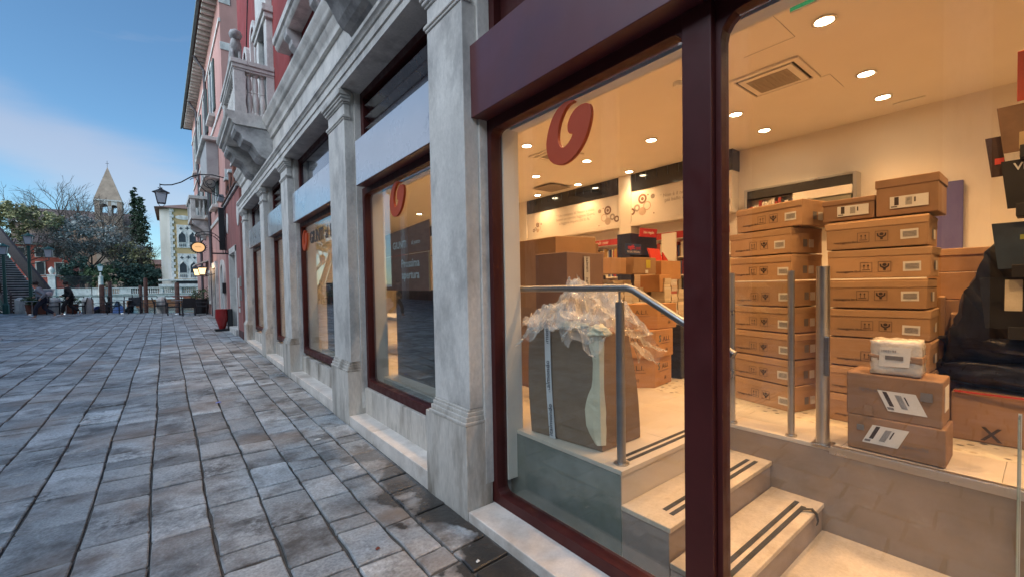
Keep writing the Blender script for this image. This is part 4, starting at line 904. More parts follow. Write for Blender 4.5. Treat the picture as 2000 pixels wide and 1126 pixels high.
lwf = N('ShaderNodeLayerWeight'); lwf.inputs[0].default_value = .45; mrn = N('ShaderNodeMapRange'); mrn.inputs[1].default_value = .0; mrn.inputs[2].default_value = 1.0; mrn.inputs[3].default_value = .13; mrn.inputs[4].default_value = .62; L(lwf.outputs['Facing'], mrn.inputs[0])
mxs = N('ShaderNodeMixShader'); L(mrn.outputs[0], mxs.inputs[0]); L(tr.outputs[0], mxs.inputs[1]); L(pb_.outputs[0], mxs.inputs[2]); L(mxs.outputs[0], out.inputs[0])
fm = thing('plastic_film', 'heap of crumpled clear plastic film spilling over the tall open carton', 'plastic film', (2.2, 2.0, 1.3))
def film_sheet(seed, n, cx, cy, wx, wy, rot, hfun, cr):
    """one crumpled see-through sheet draped over whatever lies under it, facetted like stiff film"""
    r2 = random.Random(seed); s_ = Vector((seed*3.7, seed*1.3, seed*.7)); vs = []; ca, sa = math.cos(rot), math.sin(rot)
    for i in range(n+1):
        for j in range(n+1):
            u, v = i/n-.5, j/n-.5; w_ = 1+.22*mn.noise(Vector((u*3, v*3, seed)))
            x = cx+(u*wx*ca-v*wy*sa)*w_; y = cy+(u*wx*sa+v*wy*ca)*w_
            a = abs(mn.noise(Vector((x*7+y*3, y*5, 0))+s_)); b_ = abs(mn.noise(Vector((x*13, y*15-x*6, 3))+s_)); c_ = mn.noise(Vector((x*30, y*30, 5))+s_)
            z = hfun(x, y)+cr*(1.15-3.2*a)+cr*.55*(.5-1.9*b_)+cr*.22*c_
            vs.append((x+cr*.8*mn.noise(Vector((x*9, y*9, 9))+s_), y+cr*.8*mn.noise(Vector((x*9, y*9, 13))+s_), z))
    q = MB(); q.add(vs, [t_ for i in range(n) for j in range(n) for t_ in ((i*(n+1)+j, i*(n+1)+j+1, (i+1)*(n+1)+j+1), (i*(n+1)+j, (i+1)*(n+1)+j+1, (i+1)*(n+1)+j))])
    return q.build('film_sheet', cf, fm, fix=False)
def heap(x, y):
    h = 1.33+.20*math.exp(-((x-2.20)/.17)**2-((y-2.08)/.20)**2)+.16*math.exp(-((x-2.24)/.07)**2-((y-2.13)/.08)**2)+.17*math.exp(-((x-2.42)/.14)**2-((y-1.95)/.16)**2)
    if x > 2.44: h -= (x-2.44)*.75
    if x < 2.06: h -= (2.06-x)*.6
    if y < 1.74: h -= (1.74-y)*1.5
    return h
film_sheet(3, 46, 2.30, 2.05, .78, .62, .1, heap, .060)
film_sheet(8, 40, 2.24, 2.12, .50, .70, -.3, lambda x, y: heap(x, y)-.035, .075)
film_sheet(14, 40, 2.56, 1.93, .62, .30, -.12, lambda x, y: heap(x, y)+.01, .055)
film_sheet(21, 30, 2.14, 2.26, .26, .42, .2, lambda x, y: heap(x, y)-.01, .05)
crumple('paper_wad', None, None, fm, cream, (2.06, 1.96, 1.335), (.04, .13, .028), 5, 4, .45)
crumple('paper_wad', None, None, fm, cream, (2.06, 1.75, 1.30), (.045, .075, .045), 6, 4, .5)
# big cartons standing behind
kb = plain('big_carton', 'large open brown carton standing at the left behind the film heap', (2.86, 2.93, F0), (-.0, .85), (.02+.42, -.12), 1.52, kraft, bev=.006)
tb_ = plain('big_carton', 'second tall carton just behind the largest carton', (3.30, 3.18, F0), (0, .6), (.36, -.1), 1.50, kraft_dark, bev=.006)
db = plain('taped_carton', 'purplish brown carton with white printed tape standing behind the film heap', (2.62, 2.55, F0), (.50, .02), (-.02, .38), 1.335, mat('mauve_cardboard', (.20, .125, .10), .75, var=.1, bump=.05), bev=.006)
MB().obox((2.825, 2.542, F0+.7), (.075, .003, 0), (.0, -.004, 0), (.0, 0, .60)).build('printed_tape', mat('tape_white', (.5, .49, .47), .4, var=.05, bump=0), db)
for z in (1.78, 1.60, 1.42): text('italmon', .045, (2.863, 2.538, z), (.05, 0, -1), (1, .02, .0), navy, db, 'tape_print')
# boxes marked with initials on the floor behind the stairs
sali = mat('orange_kraft', (.42, .22, .09), .7, var=.1, scale=4, bump=.05, objr=.06)
teal = mat('teal_print', (.05, .12, .14), .7, bump=0)
def sbox(lab, c, u, v, h):
    t_ = plain('printed_box', lab, c, u, v, h, sali, bev=.005)
    c = Vector(c); u = Vector((*u, 0)); v = Vector((*v, 0)); nu = Vector((u.y, -u.x, 0)).normalized()
    for (base, d_) in ((c, u), (c, v)):
        dd = d_.normalized(); nn = Vector((dd.y, -dd.x, 0)); 
        if nn.dot(c-(c+u/2+v/2)) < 0: nn = -nn
        xd = dd if dd.cross(Vector((0, 0, 1))).dot(nn) > 0 else -dd
        mid = base+d_/2+nn*.0015
        text('S', h*.34, mid-xd*d_.length*.27+Vector((0, 0, h*.68)), xd, (0, 0, 1), teal, t_, 'box_print', bold=True)
        text('.A.L.I.', h*.24, mid+xd*d_.length*.08+Vector((0, 0, h*.66)), xd, (0, 0, 1), print_ink, t_, 'box_print')
        MB().obox(mid-xd*d_.length*.3+Vector((0, 0, h*.50)), xd*d_.length*.6, nn*.0008, (0, 0, h*.012)).build('print_line', print_ink, t_)
        text('(ii)', h*.15, mid+xd*d_.length*.1+Vector((0, 0, h*.25)), xd, (0, 0, 1), print_ink, t_, 'box_print')
    return t_
A = Vector((3.78, 2.47, F0)); ua = (-.30, .33); va = (.40, .06)
bx1 = sbox('orange brown box with initials and a barcode, lowest beside the stairs', A, ua, va, .30)
sbox('orange brown box with initials, middle of three beside the stairs', A+Vector((-.01, -.02, .303)), ua, (.36, .03), .28)
sbox('upside down box with initials resting on the two others', A+Vector((.10, .03, .587)), (-.25, .30), (.32, -.02), .26)
dk = plain('dark_crate', 'dark blue crate standing in the shadow right of the initialled boxes', (4.35, 2.52, F0), (-.05, .4), (.5, -.06), .60, mat('dark_navy', (.015, .02, .03), .5), bev=.01)
# tables of piled books
bt = thing('book_table', 'low white table carrying the piles of paperbacks behind the handrail', 'table', (4.6, 3.6, F0))
MB().box(3.85, 5.75, 3.15, 4.15, 1.02, 1.06).build('table_top', white_paint, bt, bevel=.004)
for x in (3.9, 5.7):
    for y in (3.2, 4.1): MB().box(x-.025, x+.025, y-.025, y+.025, F0, 1.019).build('leg', white_paint, bt)
pages = mat('page_edges', (.66, .57, .43), .8, var=.08, scale=20, bump=.3, bscale=90, stretch=(1, 1, 12), objr=.12)
covers = [mat('book_cover_%s' % n, c, .5, var=.05, bump=0) for n, c in (('cream', (.58, .50, .38)), ('red', (.36, .09, .07)), ('dark', (.05, .07, .09)), ('white', (.60, .56, .50)), ('orange', (.46, .2, .07)))]
protos = []
for ci, cm in enumerate(covers):
    for hh in (.024, .036, .046):
        b_ = thing('book', 'paperback with %s cover lying flat in the book piles behind the handrail' % ['a cream', 'a dull red', 'a dark', 'a white', 'an orange'][ci], 'book', (0, 0, 0), '%s paperbacks piled on the book table' % ['cream', 'red', 'dark', 'white', 'orange'][ci], rz=1e-9)
        MB().box(.003, .147, .003, .212, .0025, hh-.0025).build('page_block', pages, b_)
        MB().box(0, .15, 0, .215, 0, .0024).box(0, .15, 0, .215, hh-.0024, hh).box(0, .15, .2125, .215, .0024, hh-.0024).build('cover', cm, b_)
        protos.append((b_, hh))
used = set(); nb = 0
pile_xy = []
for j, (y0, ztop) in enumerate(((3.18, 1.52), (3.44, 1.70), (3.70, 1.74))):
    x = 3.90
    while x < 5.6:
        pile_xy.append((x, y0, ztop+rnd.uniform(-.12, .06)-.12*(x > 4.35)+(.22 if (x > 4.95) else 0))); x += .172
for (x, y, zt_) in pile_xy:
    z = 1.061; dom = rnd.choice([0, 0, 0, 1, 3, 2])
    while z < zt_ and nb < 285:
        i = (dom if rnd.random() < .72 else rnd.randrange(5))*3+rnd.randrange(3)
        b_, hh = protos[i]
        flip = rnd.random() < .5
        o = b_ if i not in used else copy_tree(b_)
        used.add(i); o.location = (x+rnd.uniform(-.004, .004)+(.15 if flip else 0), y+rnd.uniform(-.008, .008)+(.215 if flip else 0), z); o.rotation_euler = (0, 0, (PI if flip else 0)+R(rnd.uniform(-2, 2))); z += hh+.0004; nb += 1
for i, (b_, hh) in enumerate(protos):
    if i not in used:
        for ch in list(b_.children): bpy.data.objects.remove(ch)
        bpy.data.objects.remove(b_)
def dbox(lab, c, u, v, h, m=kraft): return plain('delivery_box', lab, c, u, v, h, m, bev=.005)
dbox('brown delivery box with a yellow sticker on the book piles', (4.40, 3.16, 1.73), (.48, 0), (0, .3), .20)
yb = MB().box(4.66, 4.75, 3.156, 3.159, 1.80, 1.90).build('yellow_sticker', mat('yellow_sticker', (.55, .45, .04), .5, bump=0), bpy.data.objects['delivery_box'])
MB().box(4.64, 4.70, 3.156, 3.159, 1.735, 1.775).build('white_sticker', labelw, bpy.data.objects['delivery_box'])
dbox('brown delivery box with a tape seam left of the stickered one', (4.05, 3.22, 1.73), (.29, 0), (0, .3), .19)
dbox('small brown box set back above the left delivery box', (4.1, 3.6, 1.80), (.3, 0), (0, .25), .22, kraft_dark)
dbox('brown box with a white label on the right book piles', (5.3, 3.35, 1.66), (.5, 0), (0, .35), .26, sali)
dbox('small brown box under the red display stand', (5.02, 3.2, 1.50), (.25, 0), (0, .3), .22, sali)
gd = thing('gift_card_stand', 'dark blue cardboard display stand with lettering behind the delivery boxes', 'display stand', (4.9, 3.9, 1.1))
blue = mat('display_blue', (.012, .02, .06), .5, var=.1, bump=0)
MB().box(5.50, 6.20, 4.0, 4.25, F0, 2.38).build('stand_back', blue, gd, bevel=.004)
for z in (1.8, 2.05): MB().box(5.53, 6.17, 3.86, 3.998, z-.01, z).build('stand_shelf', blue, gd)
MB().box(4.84, 5.20, 3.60, 3.61, 2.01, 2.155).build('stand_sign', mat('sign_blue', (.015, .05, .16), .4, bump=0), gd, bevel=.003)
text('ogift', .085, (4.965, 3.598, 2.11), *WY, mat('gift_red', (.55, .04, .08), .5, bump=0), gd, 'stand_print', bold=True)
text('card', .065, (5.12, 3.598, 2.10), *WY, mat('gift_red_dark', (.30, .02, .06), .5, bump=0), gd, 'stand_print', bold=True)
text('REGALI SPECIALI', .04, (5.02, 3.598, 2.045), *WY, labelw, gd, 'stand_print')
rs = thing('red_display_stand', 'bright red folded cardboard display stand on the book table', 'display stand', (5.5, 3.5, 1.7))
redm = mat('display_red', (.52, .045, .03), .5, var=.05, bump=0)
MB().obox((5.36, 3.5, 1.82), (.33, .03, 0), (-.03, .08, .29), (0, .02, 0)).build('stand_panel', redm, rs, bevel=.004)
MB().extr([(5.70, 1.81), (5.96, 1.81), (5.68, 2.06)], lambda p, q, t: (p, t, q), 3.56, 3.58).build('stand_wing', redm, rs)
MB().box(5.38, 5.68, 3.47, 3.50, 1.76, 1.82).build('stand_base', redm, rs)
rk = thing('red_sign_board', 'tilted red sign board with white script above the blue stand', 'sign', (5.4, 3.9, 2.3))
MB().obox((5.50, 3.84, 2.31), (.44, 0, .01), (0, .012, 0), (.035, 0, .13)).build('sign_face', mat('crimson_sign', (.38, .02, .03), .5, var=.05, bump=0), rk, bevel=.003)
text('idee regalo', .062, (5.74, 3.837, 2.385), (1, 0, .03), (0, 0, 1), labelw, rk, 'sign_print')
# paper notices in the second window, blinds behind the others
pn = thing('paper_notice', 'upper brown paper notice with a white name hung in the second window', 'notice', (1.93, 4.2, 2.0))
brownp = mat('brown_paper', (.26, .125, .09), .7, var=.12, scale=6, bump=.1, bscale=12, stretch=(1, 1, 5))
txtw = mat('notice_white', (.70, .68, .66), .6, var=.03, bump=0)
MB().extr([(4.70, 1.955), (3.63, 1.95), (3.63, 2.245), (4.70, 2.20)], YX, 1.90, 1.903).build('notice_sheet', brownp, pn)
text('GIUNTI', .105, (1.895, 4.31, 2.055), *WX, txtw, pn, 'notice_print', bold=True)
text('al punto', .06, (1.895, 3.92, 2.06), *WX, txtw, pn, 'notice_print')
pn = thing('paper_notice', 'lower brown paper notice announcing the coming opening in the second window', 'notice', (1.93, 4.2, 1.3))
MB().extr([(4.70, 1.585), (3.63, 1.575), (3.63, 1.945), (4.70, 1.95)], YX, 1.90, 1.903).build('notice_sheet', brownp, pn)
MB().extr([(3.63, 1.575), (3.66, 1.575), (3.66, 1.945), (3.63, 1.945)], YX, 1.896, 1.899).build('notice_border', kraft_lid, pn)
text('Prossima\napertura', .118, (1.895, 4.06, 1.795), *WX, txtw, pn, 'notice_print', bold=True)
bb = thing('dark_backing', 'low dark board added to darken the view behind the second window below the notices', 'partition', (2.15, 4, F0)); MB().box(2.12, 2.16, 2.95, 4.96, F0, 1.58).build('board_face', mat('charcoal_board', (.03, .032, .036), .7, var=.1), bb, bevel=.004)  # added dark board, dims the room behind so the pane's reflections show
bb = thing('dark_backing', 'low dark board added to darken the view inside the third window', 'partition', (2.5, 7, F0)); MB().box(2.12, 2.15, 5.75, 8.0, F0, 1.72).build('board_face', bpy.data.materials['charcoal_board'], bb, bevel=.004)  # likewise added, darkens the lower pane behind its reflections
bb = thing('window_board', 'pale partition standing inside the third window at its far end', 'board', (2.4, 8.0, F0)); MB().box(2.05, 2.42, 8.22, 8.26, F0, 3.3).build('board_face', wall_p, bb)
ad_ = thing('display_table', 'heaped sale table with bright posters behind the third shop window', 'table', (3.4, 6.8, F0))
MB().box(2.7, 3.9, 6.2, 7.6, 1.1, 1.15).build('table_top', white_paint, ad_)
for x in (2.75, 3.85):
    for y in (6.25, 7.55): MB().box(x-.025, x+.025, y-.025, y+.025, F0, 1.099).build('leg', white_paint, ad_)
for i, (x, y, z0, z1, m_) in enumerate(((3.0, 6.9, 1.9, 2.35, redm), (3.1, 6.6, 1.6, 1.95, mat('poster_yellow', (.5, .36, .05), .5)), (3.3, 7.2, 1.2, 1.7, blackm), (3.0, 6.5, 1.2, 1.5, blue), (3.2, 6.7, 1.15, 1.4, kraft))):
    MB().box(x, x+.02, y-.25, y+.25, z0, z1).build('poster', m_, ad_, bevel=.002)
# ------------------------------------------------------------------ shop signs stuck to the panes
def g_logo(lab, yc, zc, H, x=1.794):
    """thick swoosh letter: an outer body with a hook-shaped opening"""
    P = [(.62, .98), (.45, 1.0), (.27, .93), (.12, .76), (.02, .5), (.02, .3), (.1, .12), (.26, .02), (.46, .0), (.68, .09), (.86, .27), (.97, .5), (1.0, .68), (.96, .80), (.86, .84), (.72, .83), (.60, .76), (.52, .64), (.51, .53), (.55, .46), (.62, .44), (.54, .33), (.44, .275), (.36, .29), (.30, .38), (.285, .52), (.33, .70), (.44, .86), (.54, .93), (.66, .945)]
    # smooth closed curve through the points
    n = len(P); pts = []
    for i in range(n):
        p0, p1, p2, p3 = (Vector(P[(i+k-1) % n]) for k in range(4))
        for t_ in (0, .33, .66):
            a = .5*((2*p1)+(-p0+p2)*t_+(2*p0-5*p1+4*p2-p3)*t_*t_+(-p0+3*p1-3*p2+p3)*t_**3); pts.append(a)
    W_ = H*1.03
    q = MB(); q.extr([(yc+W_*(.5-p.x), zc+H*(p.y-.5)) for p in pts], YX, x-.016, x+.0085)
    t_ = thing('logo_sign', lab, 'sign', (x, yc, zc))
    o = q.build('logo_body', mat('logo_red', (.42, .055, .012), .5, var=.05, bump=0), t_, bevel=.003)
    return t_
g_logo('large thick red logo letter fixed to the pane of the nearest window', 1.715, 2.47, .345)
g_logo('thick red logo letter at the top of the second window', 4.085, 2.50, .345)
g_logo('red logo letter beside the lettering on the third window', 7.95, 2.45, .345)
g_logo('red logo letter on the fourth window', 8.98, 2.45, .345) if False else None
lt = thing('window_lettering', 'dark applied letters running across the top of the third window', 'sign', (1.8, 7, 2.45))
navyl = mat('letter_dark', (.02, .022, .03), .4, bump=0)
text('GIUNTI', .27, (1.799, 7.25, 2.45), *WX, navyl, lt, 'letters', bold=True, depth=.003, sx=.9); text('al', .27, (1.799, 6.66, 2.45), *WX, navyl, lt, 'letters', depth=.003, sx=.9); text('Punto', .27, (1.799, 6.2, 2.45), *WX, navyl, lt, 'letters', depth=.003, sx=.9)
# ------------------------------------------------------------------ neighbours along the pavement
def fx(y): return 1.64-.02*(y-19.2)
low = thing('terrace_building', 'low rose plastered house with a roof terrace between the shop and the tall pink house', 'building', (1.56, 17, 0.2))
grey_stone = mat('grey_door_stone', (.36, .35, .34), .65, var=.15, bump=.15, bscale=30)
MB().box(1.56, 2.4, 14.68, 15.80, .1, 4.66).build('wall', rose_wall, low)
MB().box(1.56, 2.4, 17.86, 19.2, .1, 4.66).build('wall', rose_wall, low)
MB().box(1.56, 2.4, 15.801, 17.859, 3.06, 4.66).build('wall', rose_wall, low)
MB().box(1.548, 2.0, 14.70, 15.79, .1, .42).build('damp_course', mat('damp_brick', (.10, .05, .045), .9, var=.3, bump=.4), low)
d_ = MB().box(1.53, 1.75, 15.78, 15.94, .15, 3.05).box(1.53, 1.75, 17.74, 17.88, .15, 3.05).box(1.53, 1.75, 15.78, 17.88, 2.86, 3.06).build('door_frame', istria, low, bevel=.01)
MB().box(1.75, 1.78, 15.94, 17.74, .4, 2.86).build('door', grey_stone, d_, bevel=.005)
MB().box(1.45, 1.75, 15.74, 17.90, .15, .42).build('doorstep', istria, d_, bevel=.012)
MB().box(1.50, 2.4, 14.66, 19.2, 4.662, 4.74).build('coping', carved, low, bevel=.01)
MB().box(1.46, 1.9, 14.70, 19.2, 4.742, 4.80).build('tile_edge', mat('old_tile', (.17, .10, .08), .9, var=.3, bump=.5), low, bevel=.01)
brick_red = mat('old_brick', (.22, .085, .055), .9, var=.3, scale=8, bump=.5)
for y in (15.0, 16.05, 17.15, 18.35):
    p_ = MB().box(1.56, 1.86, y-.15, y+.15, 4.80, 5.55).build('brick_post', brick_red, low, bevel=.008)
    MB().box(1.52, 1.90, y-.19, y+.19, 5.552, 5.66).build('post_cap', istria, p_, bevel=.012)
for i in range(9):
    y = 15.3+i*.36; MB().tube([(1.6, y, 4.8), (1.58+.04*math.sin(i*3), y+.05, 5.1), (1.6, y, 5.35)], .012, 5).build('terrace_bar', iron, low)
for y, z in ((14.95, 3.9), (18.1, 4.0)):
    MB().extr([(.26*math.cos(PI*i/10), .36*math.sin(PI*i/10)) for i in range(20)], lambda p, q, t: (t, y+p, z+q), 1.535, 1.56).build('oval_plaque', istria, low, bevel=.006)
for (y0, y1, z0, z1, nm) in ((15.20, 15.42, 1.15, 2.0, 'post_box_panel'), (14.75, 14.92, 1.75, 2.05, 'door_bell_panel'), (14.78, 14.90, 1.35, 1.68, 'door_bell_panel'), (15.2, 15.42, .98, 1.1, 'post_box_panel')):
    MB().box(1.535, 1.559, y0, y1, z0, z1).build(nm, steel if 'bell' in nm else istria, low, bevel=.004)
lamp_red = mat('red_enamel', (.28, .015, .015), .35, var=.1, bump=0)
tl = thing('terrace_lantern', 'red glazed lantern standing on the roof terrace behind the balcony console', 'lantern', (1.9, 15.2, 4.8))
MB().lathe([(.06, 0), (.16, .1), (.2, .45), (.14, .8), (.05, .95)], (1.72, 14.95, 5.7), 14).build('lantern_body', lamp_red, tl, smooth=True)
# tall pink house
ph = thing('pink_house', 'tall pink plastered house with projecting rafter eaves and white stone trim', 'building', (1.6, 28, .3))
YA, YB, ZE = 19.22, 36.6, 12.75
Pf = lambda y, d, z: (fx(y)-d, y, z)
MB().add([Pf(YA, 0, 0), Pf(YB, 0, 0), (fx(YB)+9, YB, 0), (fx(YA)+9, YA, 0), Pf(YA, 0, ZE+.3), Pf(YB, 0, ZE+.3), (fx(YB)+9, YB, ZE+.3), (fx(YA)+9, YA, ZE+.3)],
         [(0, 1, 5, 4), (1, 2, 6, 5), (2, 3, 7, 6), (3, 0, 4, 7), (4, 5, 6, 7), (0, 3, 2, 1)]).build('wall', pink_wall, ph)
def fbox(y0, y1, z0, z1, d0, d1, name, m, par=ph, bev=.006):
    return MB().add([Pf(y0, d1, z0), Pf(y1, d1, z0), Pf(y1, d0, z0), Pf(y0, d0, z0), Pf(y0, d1, z1), Pf(y1, d1, z1), Pf(y1, d0, z1), Pf(y0, d0, z1)],
                    [(0, 1, 2, 3), (4, 7, 6, 5), (0, 4, 5, 1), (1, 5, 6, 2), (2, 6, 7, 3), (3, 7, 4, 0)]).build(name, m, par, bevel=bev)
wood = mat('rafter_wood', (.20, .14, .11), .8, var=.2, bump=.2)
rooft = mat('roof_tiles', (.22, .12, .09), .9, var=.35, scale=6, bump=.8, bscale=14)
fbox(YA-.3, YB+.4, ZE+.02, ZE+.08, -.1, .46, 'eaves_board', wood, bev=0)
fbox(YA-.3, YB+.4, ZE+.082, ZE+.22, .05, .52, 'roof_edge', rooft)
fbox(YA-.3, YB+.4, ZE+.0, ZE+.10, .50, .60, 'gutter', mat('gutter_copper', (.16, .20, .19), .6, var=.2))
for i in range(40):
    y = YA-.1+i*.435; fbox(y, y+.13, ZE-.14, ZE+.018, -.02, .44, 'rafter', istria if i % 1 == 0 else wood, bev=.01)
for y0 in (22.2, 25.6, 29.4, 33.2):
    for z0, z1 in ((9.2, 11.2), (5.4, 7.6)):
        w_ = MB().ring([(y0-.15, z0-.1), (y0+1.15, z0-.1), (y0+1.15, z1+.1), (y0-.15, z1+.1)], [(y0, z0), (y0+1.0, z0), (y0+1.0, z1), (y0, z1)], lambda p, q, t: Pf(p, t, q), -.02, .07).build('window', istria, ph, bevel=.01)
        fbox(y0, y0+1.0, z0, z1, -.01, .02, 'window_pane', far_pane, w_, 0)
        fbox(y0-.25, y0+1.25, z0-.22, z0-.101, -.02, .22, 'window_sill', istria, w_)
        sh_ = mat('shutter_green', (.05, .07, .06), .6) if 'shutter_green' not in bpy.data.materials else bpy.data.materials['shutter_green']
        for ys, ye in ((y0-.72, y0-.17), (y0+1.17, y0+1.72)): fbox(ys, ye, z0, z1, .0, .06, 'shutter', sh_, w_)
for z in (4.6, 8.5, 11.6): fbox(YA-.01, YB, z, z+.14, -.02, .05, 'string_course', istria)
for z in (5.9, 8.4, 10.6, 12.3): MB().box(fx(YA)-.02, fx(YA)+.34, YA-.03, YA+.02, z, z+.28).build('quoin', istria, ph, bevel=.006)
# stone balcony and boxed bay of the pink house
fbox(26.2, 29.0, 5.2, 5.4, 0, .75, 'balcony', istria, bev=.02); bal2 = list(ph.children)[-1]
bl = [o for o in ph.children if o.name.startswith('balcony')][0]
for y in (26.22, 27.5, 28.8): fbox(y, y+.18, 5.402, 6.2, .55, .74, 'balcony_post', istria, bl)
for i in range(12): MB().lathe([(.06, 0), (.035, .1), (.075, .3), (.035, .55), (.06, .79)], Pf(26.5+i*.19, .64, 5.402), 8).build('baluster', istria, bl, smooth=True)
for dd in (.2, .36): MB().lathe([(.06, 0), (.035, .1), (.075, .3), (.035, .55), (.06, .79)], Pf(26.3, dd, 5.402), 8).build('baluster', istria, bl, smooth=True)
fbox(26.15, 29.05, 6.2, 6.35, .0, .8, 'balcony_rail', istria, bl)
for y in (26.3, 28.3): MB().extr([(0, 5.19), (.68, 5.19), (.66, 5.0), (.5, 4.85), (.3, 4.7), (.1, 4.45), (0, 4.4)], lambda p, q, t: Pf(t, p, q), y, y+.5).build('console', carved, bl, bevel=.02)
fbox(21.2, 24.2, 6.35, 7.7, 0, .42, 'stone_bay', grey_stone, bev=.02); fbox(21.0, 24.4, 7.7, 7.85, 0, .55, 'bay_cornice', istria, bev=.02); fbox(21.1, 24.3, 6.2, 6.34, 0, .5, 'bay_base', istria, bev=.02)
# street doors of the pink house
a_out = arch_pts(21.0, 1.5, .3, 2.15); a_in = arch_pts(21.0, 1.1, .3, 2.15)
ad = MB().ring(a_out, a_in, lambda p, q, t: Pf(p, t, q), -.05, .07).build('arched_door_frame', istria, ph, bevel=.01)
MB().extr(a_in, lambda p, q, t: Pf(p, t, q), -.03, .02).build('arched_door', grey_stone, ad)
fbox(20.2, 20.4, 1.55, 1.95, .0, .12, 'letter_box', iron)
MB().ring([(23.0, .35), (24.8, .35), (24.8, 2.95), (23.0, 2.95)], [(23.2, .35), (24.6, .35), (24.6, 2.7), (23.2, 2.7)], lambda p, q, t: Pf(p, t, q), -.02, .10).build('door_frame', istria, ph, bevel=.01)
fbox(23.2, 24.6, .35, 2.7, -.01, .015, 'glass_door', far_pane)
MB().ring([(26.2, 1.0), (27.4, 1.0), (27.4, 2.7), (26.2, 2.7)], [(26.35, 1.15), (27.25, 1.15), (27.25, 2.55), (26.35, 2.55)], lambda p, q, t: Pf(p, t, q), -.02, .07).build('window', istria, ph, bevel=.01)
fbox(26.35, 27.25, 1.15, 2.55, -.01, .02, 'window_pane', far_pane)
MB().add([Pf(27.6, 0, 3.3), Pf(29.6, 0, 3.3), Pf(29.6, .6, 3.05), Pf(27.6, .6, 3.05), Pf(27.6, 0, 3.24), Pf(29.6, 0, 3.24), Pf(29.6, .6, 2.99), Pf(27.6, .6, 2.99)],
         [(0, 3, 2, 1), (4, 5, 6, 7), (0, 1, 5, 4), (1, 2, 6, 5), (2, 3, 7, 6), (3, 0, 4, 7)]).build('door_canopy', istria, ph)
pipe_m = mat('lead_pipe', (.09, .085, .095), .6, metal=.3, var=.15)
for y, x_ in ((25.2, .07), (31.2, .07)):
    MB().tube([Pf(y, .45, ZE), Pf(y, .3, ZE-.25), Pf(y, x_, ZE-.6), Pf(y, x_, .45)], .06, 8).build('downpipe', pipe_m, ph, smooth=True)
# ------------------------------------------------------------------ signs, lanterns and pot on the wall
def spiral(c, r0, r1, a0, a1, n=24, plane=1):
    return [(c[0]+(r0+(r1-r0)*i/n)*math.cos(a0+(a1-a0)*i/n), c[1], c[2]+(r0+(r1-r0)*i/n)*math.sin(a0+(a1-a0)*i/n)) for i in range(n+1)]
lan = thing('street_lantern', 'glass street lantern hanging from a long scrolled wrought iron arm', 'street lamp', (1.6, 18.5, 5.5))
MB().tube([(1.56, 18.5, 5.68), (1.2, 18.5, 5.74), (.85, 18.5, 5.70), (.6, 18.5, 5.60), (.3, 18.5, 5.36), (.05, 18.5, 5.24), (-.15, 18.5, 5.21), (-.26, 18.5, 5.21)], .019, 6).build('arm', iron, lan, smooth=True)
MB().tube([(1.56, 18.5, 4.98), (1.3, 18.5, 5.02), (1.0, 18.5, 5.12), (.8, 18.5, 5.32), (.72, 18.5, 5.56), (.6, 18.5, 5.53), (.55, 18.5, 5.48)], .013, 6).build('brace', iron, lan)
MB().tube(spiral((1.12, 18.5, 5.45), .24, .04, PI*.5, PI*4), .011, 6).build('scroll', iron, lan)
MB().tube([(.92, 18.5, 5.66), (1.0, 18.5, 5.4), (1.2, 18.5, 5.15), (1.45, 18.5, 5.0)], .011, 6).build('scroll', iron, lan)
MB().tube([(-.26, 18.5, 5.24), (-.26, 18.5, 5.06)], .012, 6).build('hanger', iron, lan)
for sx in (-1, 1): MB().tube(spiral((-.26+.06*sx, 18.5, 5.05), .06, .02, PI/2, PI/2+sx*4, 12), .01, 5).build('hanger_scroll', iron, lan)
def sq_lantern(par, x, y, zt, zb, wt, wb, glassm, capm=iron):
    MB().add([(x-wb, y-wb, zb), (x+wb, y-wb, zb), (x+wb, y+wb, zb), (x-wb, y+wb, zb), (x-wt, y-wt, zt), (x+wt, y-wt, zt), (x+wt, y+wt, zt), (x-wt, y+wt, zt)],
             [(0, 3, 2, 1), (4, 5, 6, 7), (0, 1, 5, 4), (1, 2, 6, 5), (2, 3, 7, 6), (3, 0, 4, 7)]).build('lantern_glass', glassm, par)
    for sx in (-1, 1):
        for sy in (-1, 1): MB().tube([(x+sx*wb*1.03, y+sy*wb*1.03, zb), (x+sx*wt*1.03, y+sy*wt*1.03, zt)], .012*wt/.16, 5).build('lantern_bar', capm, par)
    h = (zt-zb)
    MB().lathe([(wt*1.55, zt), (wt*1.5, zt+h*.08), (wt*.9, zt+h*.22), (wt*.35, zt+h*.36), (wt*.12, zt+h*.5)], (x, y, 0), 4 if False else 8).build('lantern_cap', capm, par)
    MB().box(x-wb*1.1, x+wb*1.1, y-wb*1.1, y+wb*1.1, zb-.02, zb-.002).build('lantern_base', capm, par)
frost = mat('frosted_glass', (.55, .58, .62), .35, var=.05, bump=0)
sq_lantern(lan, -.24, 18.5, 4.94, 4.60, .155, .10, frost)
MB().tube([(-.33, 18.5, 4.58), (-.28, 18.5, 4.48), (-.20, 18.5, 4.48), (-.15, 18.5, 4.58)], .009, 5).build('lower_loop', iron, lan)
hs = thing('oval_light_sign', 'glowing oval sign in a spiked black frame on a curved bracket', 'sign', (1.5, 18, 3.1))
opal = emit_mat('opal_glow', (1.0, .58, .27), .30)
el_ = lambda a, b_, c=(.69, 3.115): [(c[0]+a*math.cos(PI*i/16), c[1]+b_*math.sin(PI*i/16)) for i in range(32)]
XZt = lambda p, q, t: (p, t, q)
MB().extr(el_(.175, .155), XZt, 17.965, 18.035).build('glowing_face', opal, hs)
MB().ring(el_(.215, .19), el_(.174, .154), XZt, 17.95, 18.05).build('oval_frame', iron, hs, bevel=.006)
text('HOTEL', .055, (.69, 17.962, 3.13), *WY, mat('amber_ink', (.45, .22, .05), .6, bump=0), hs, 'sign_print')
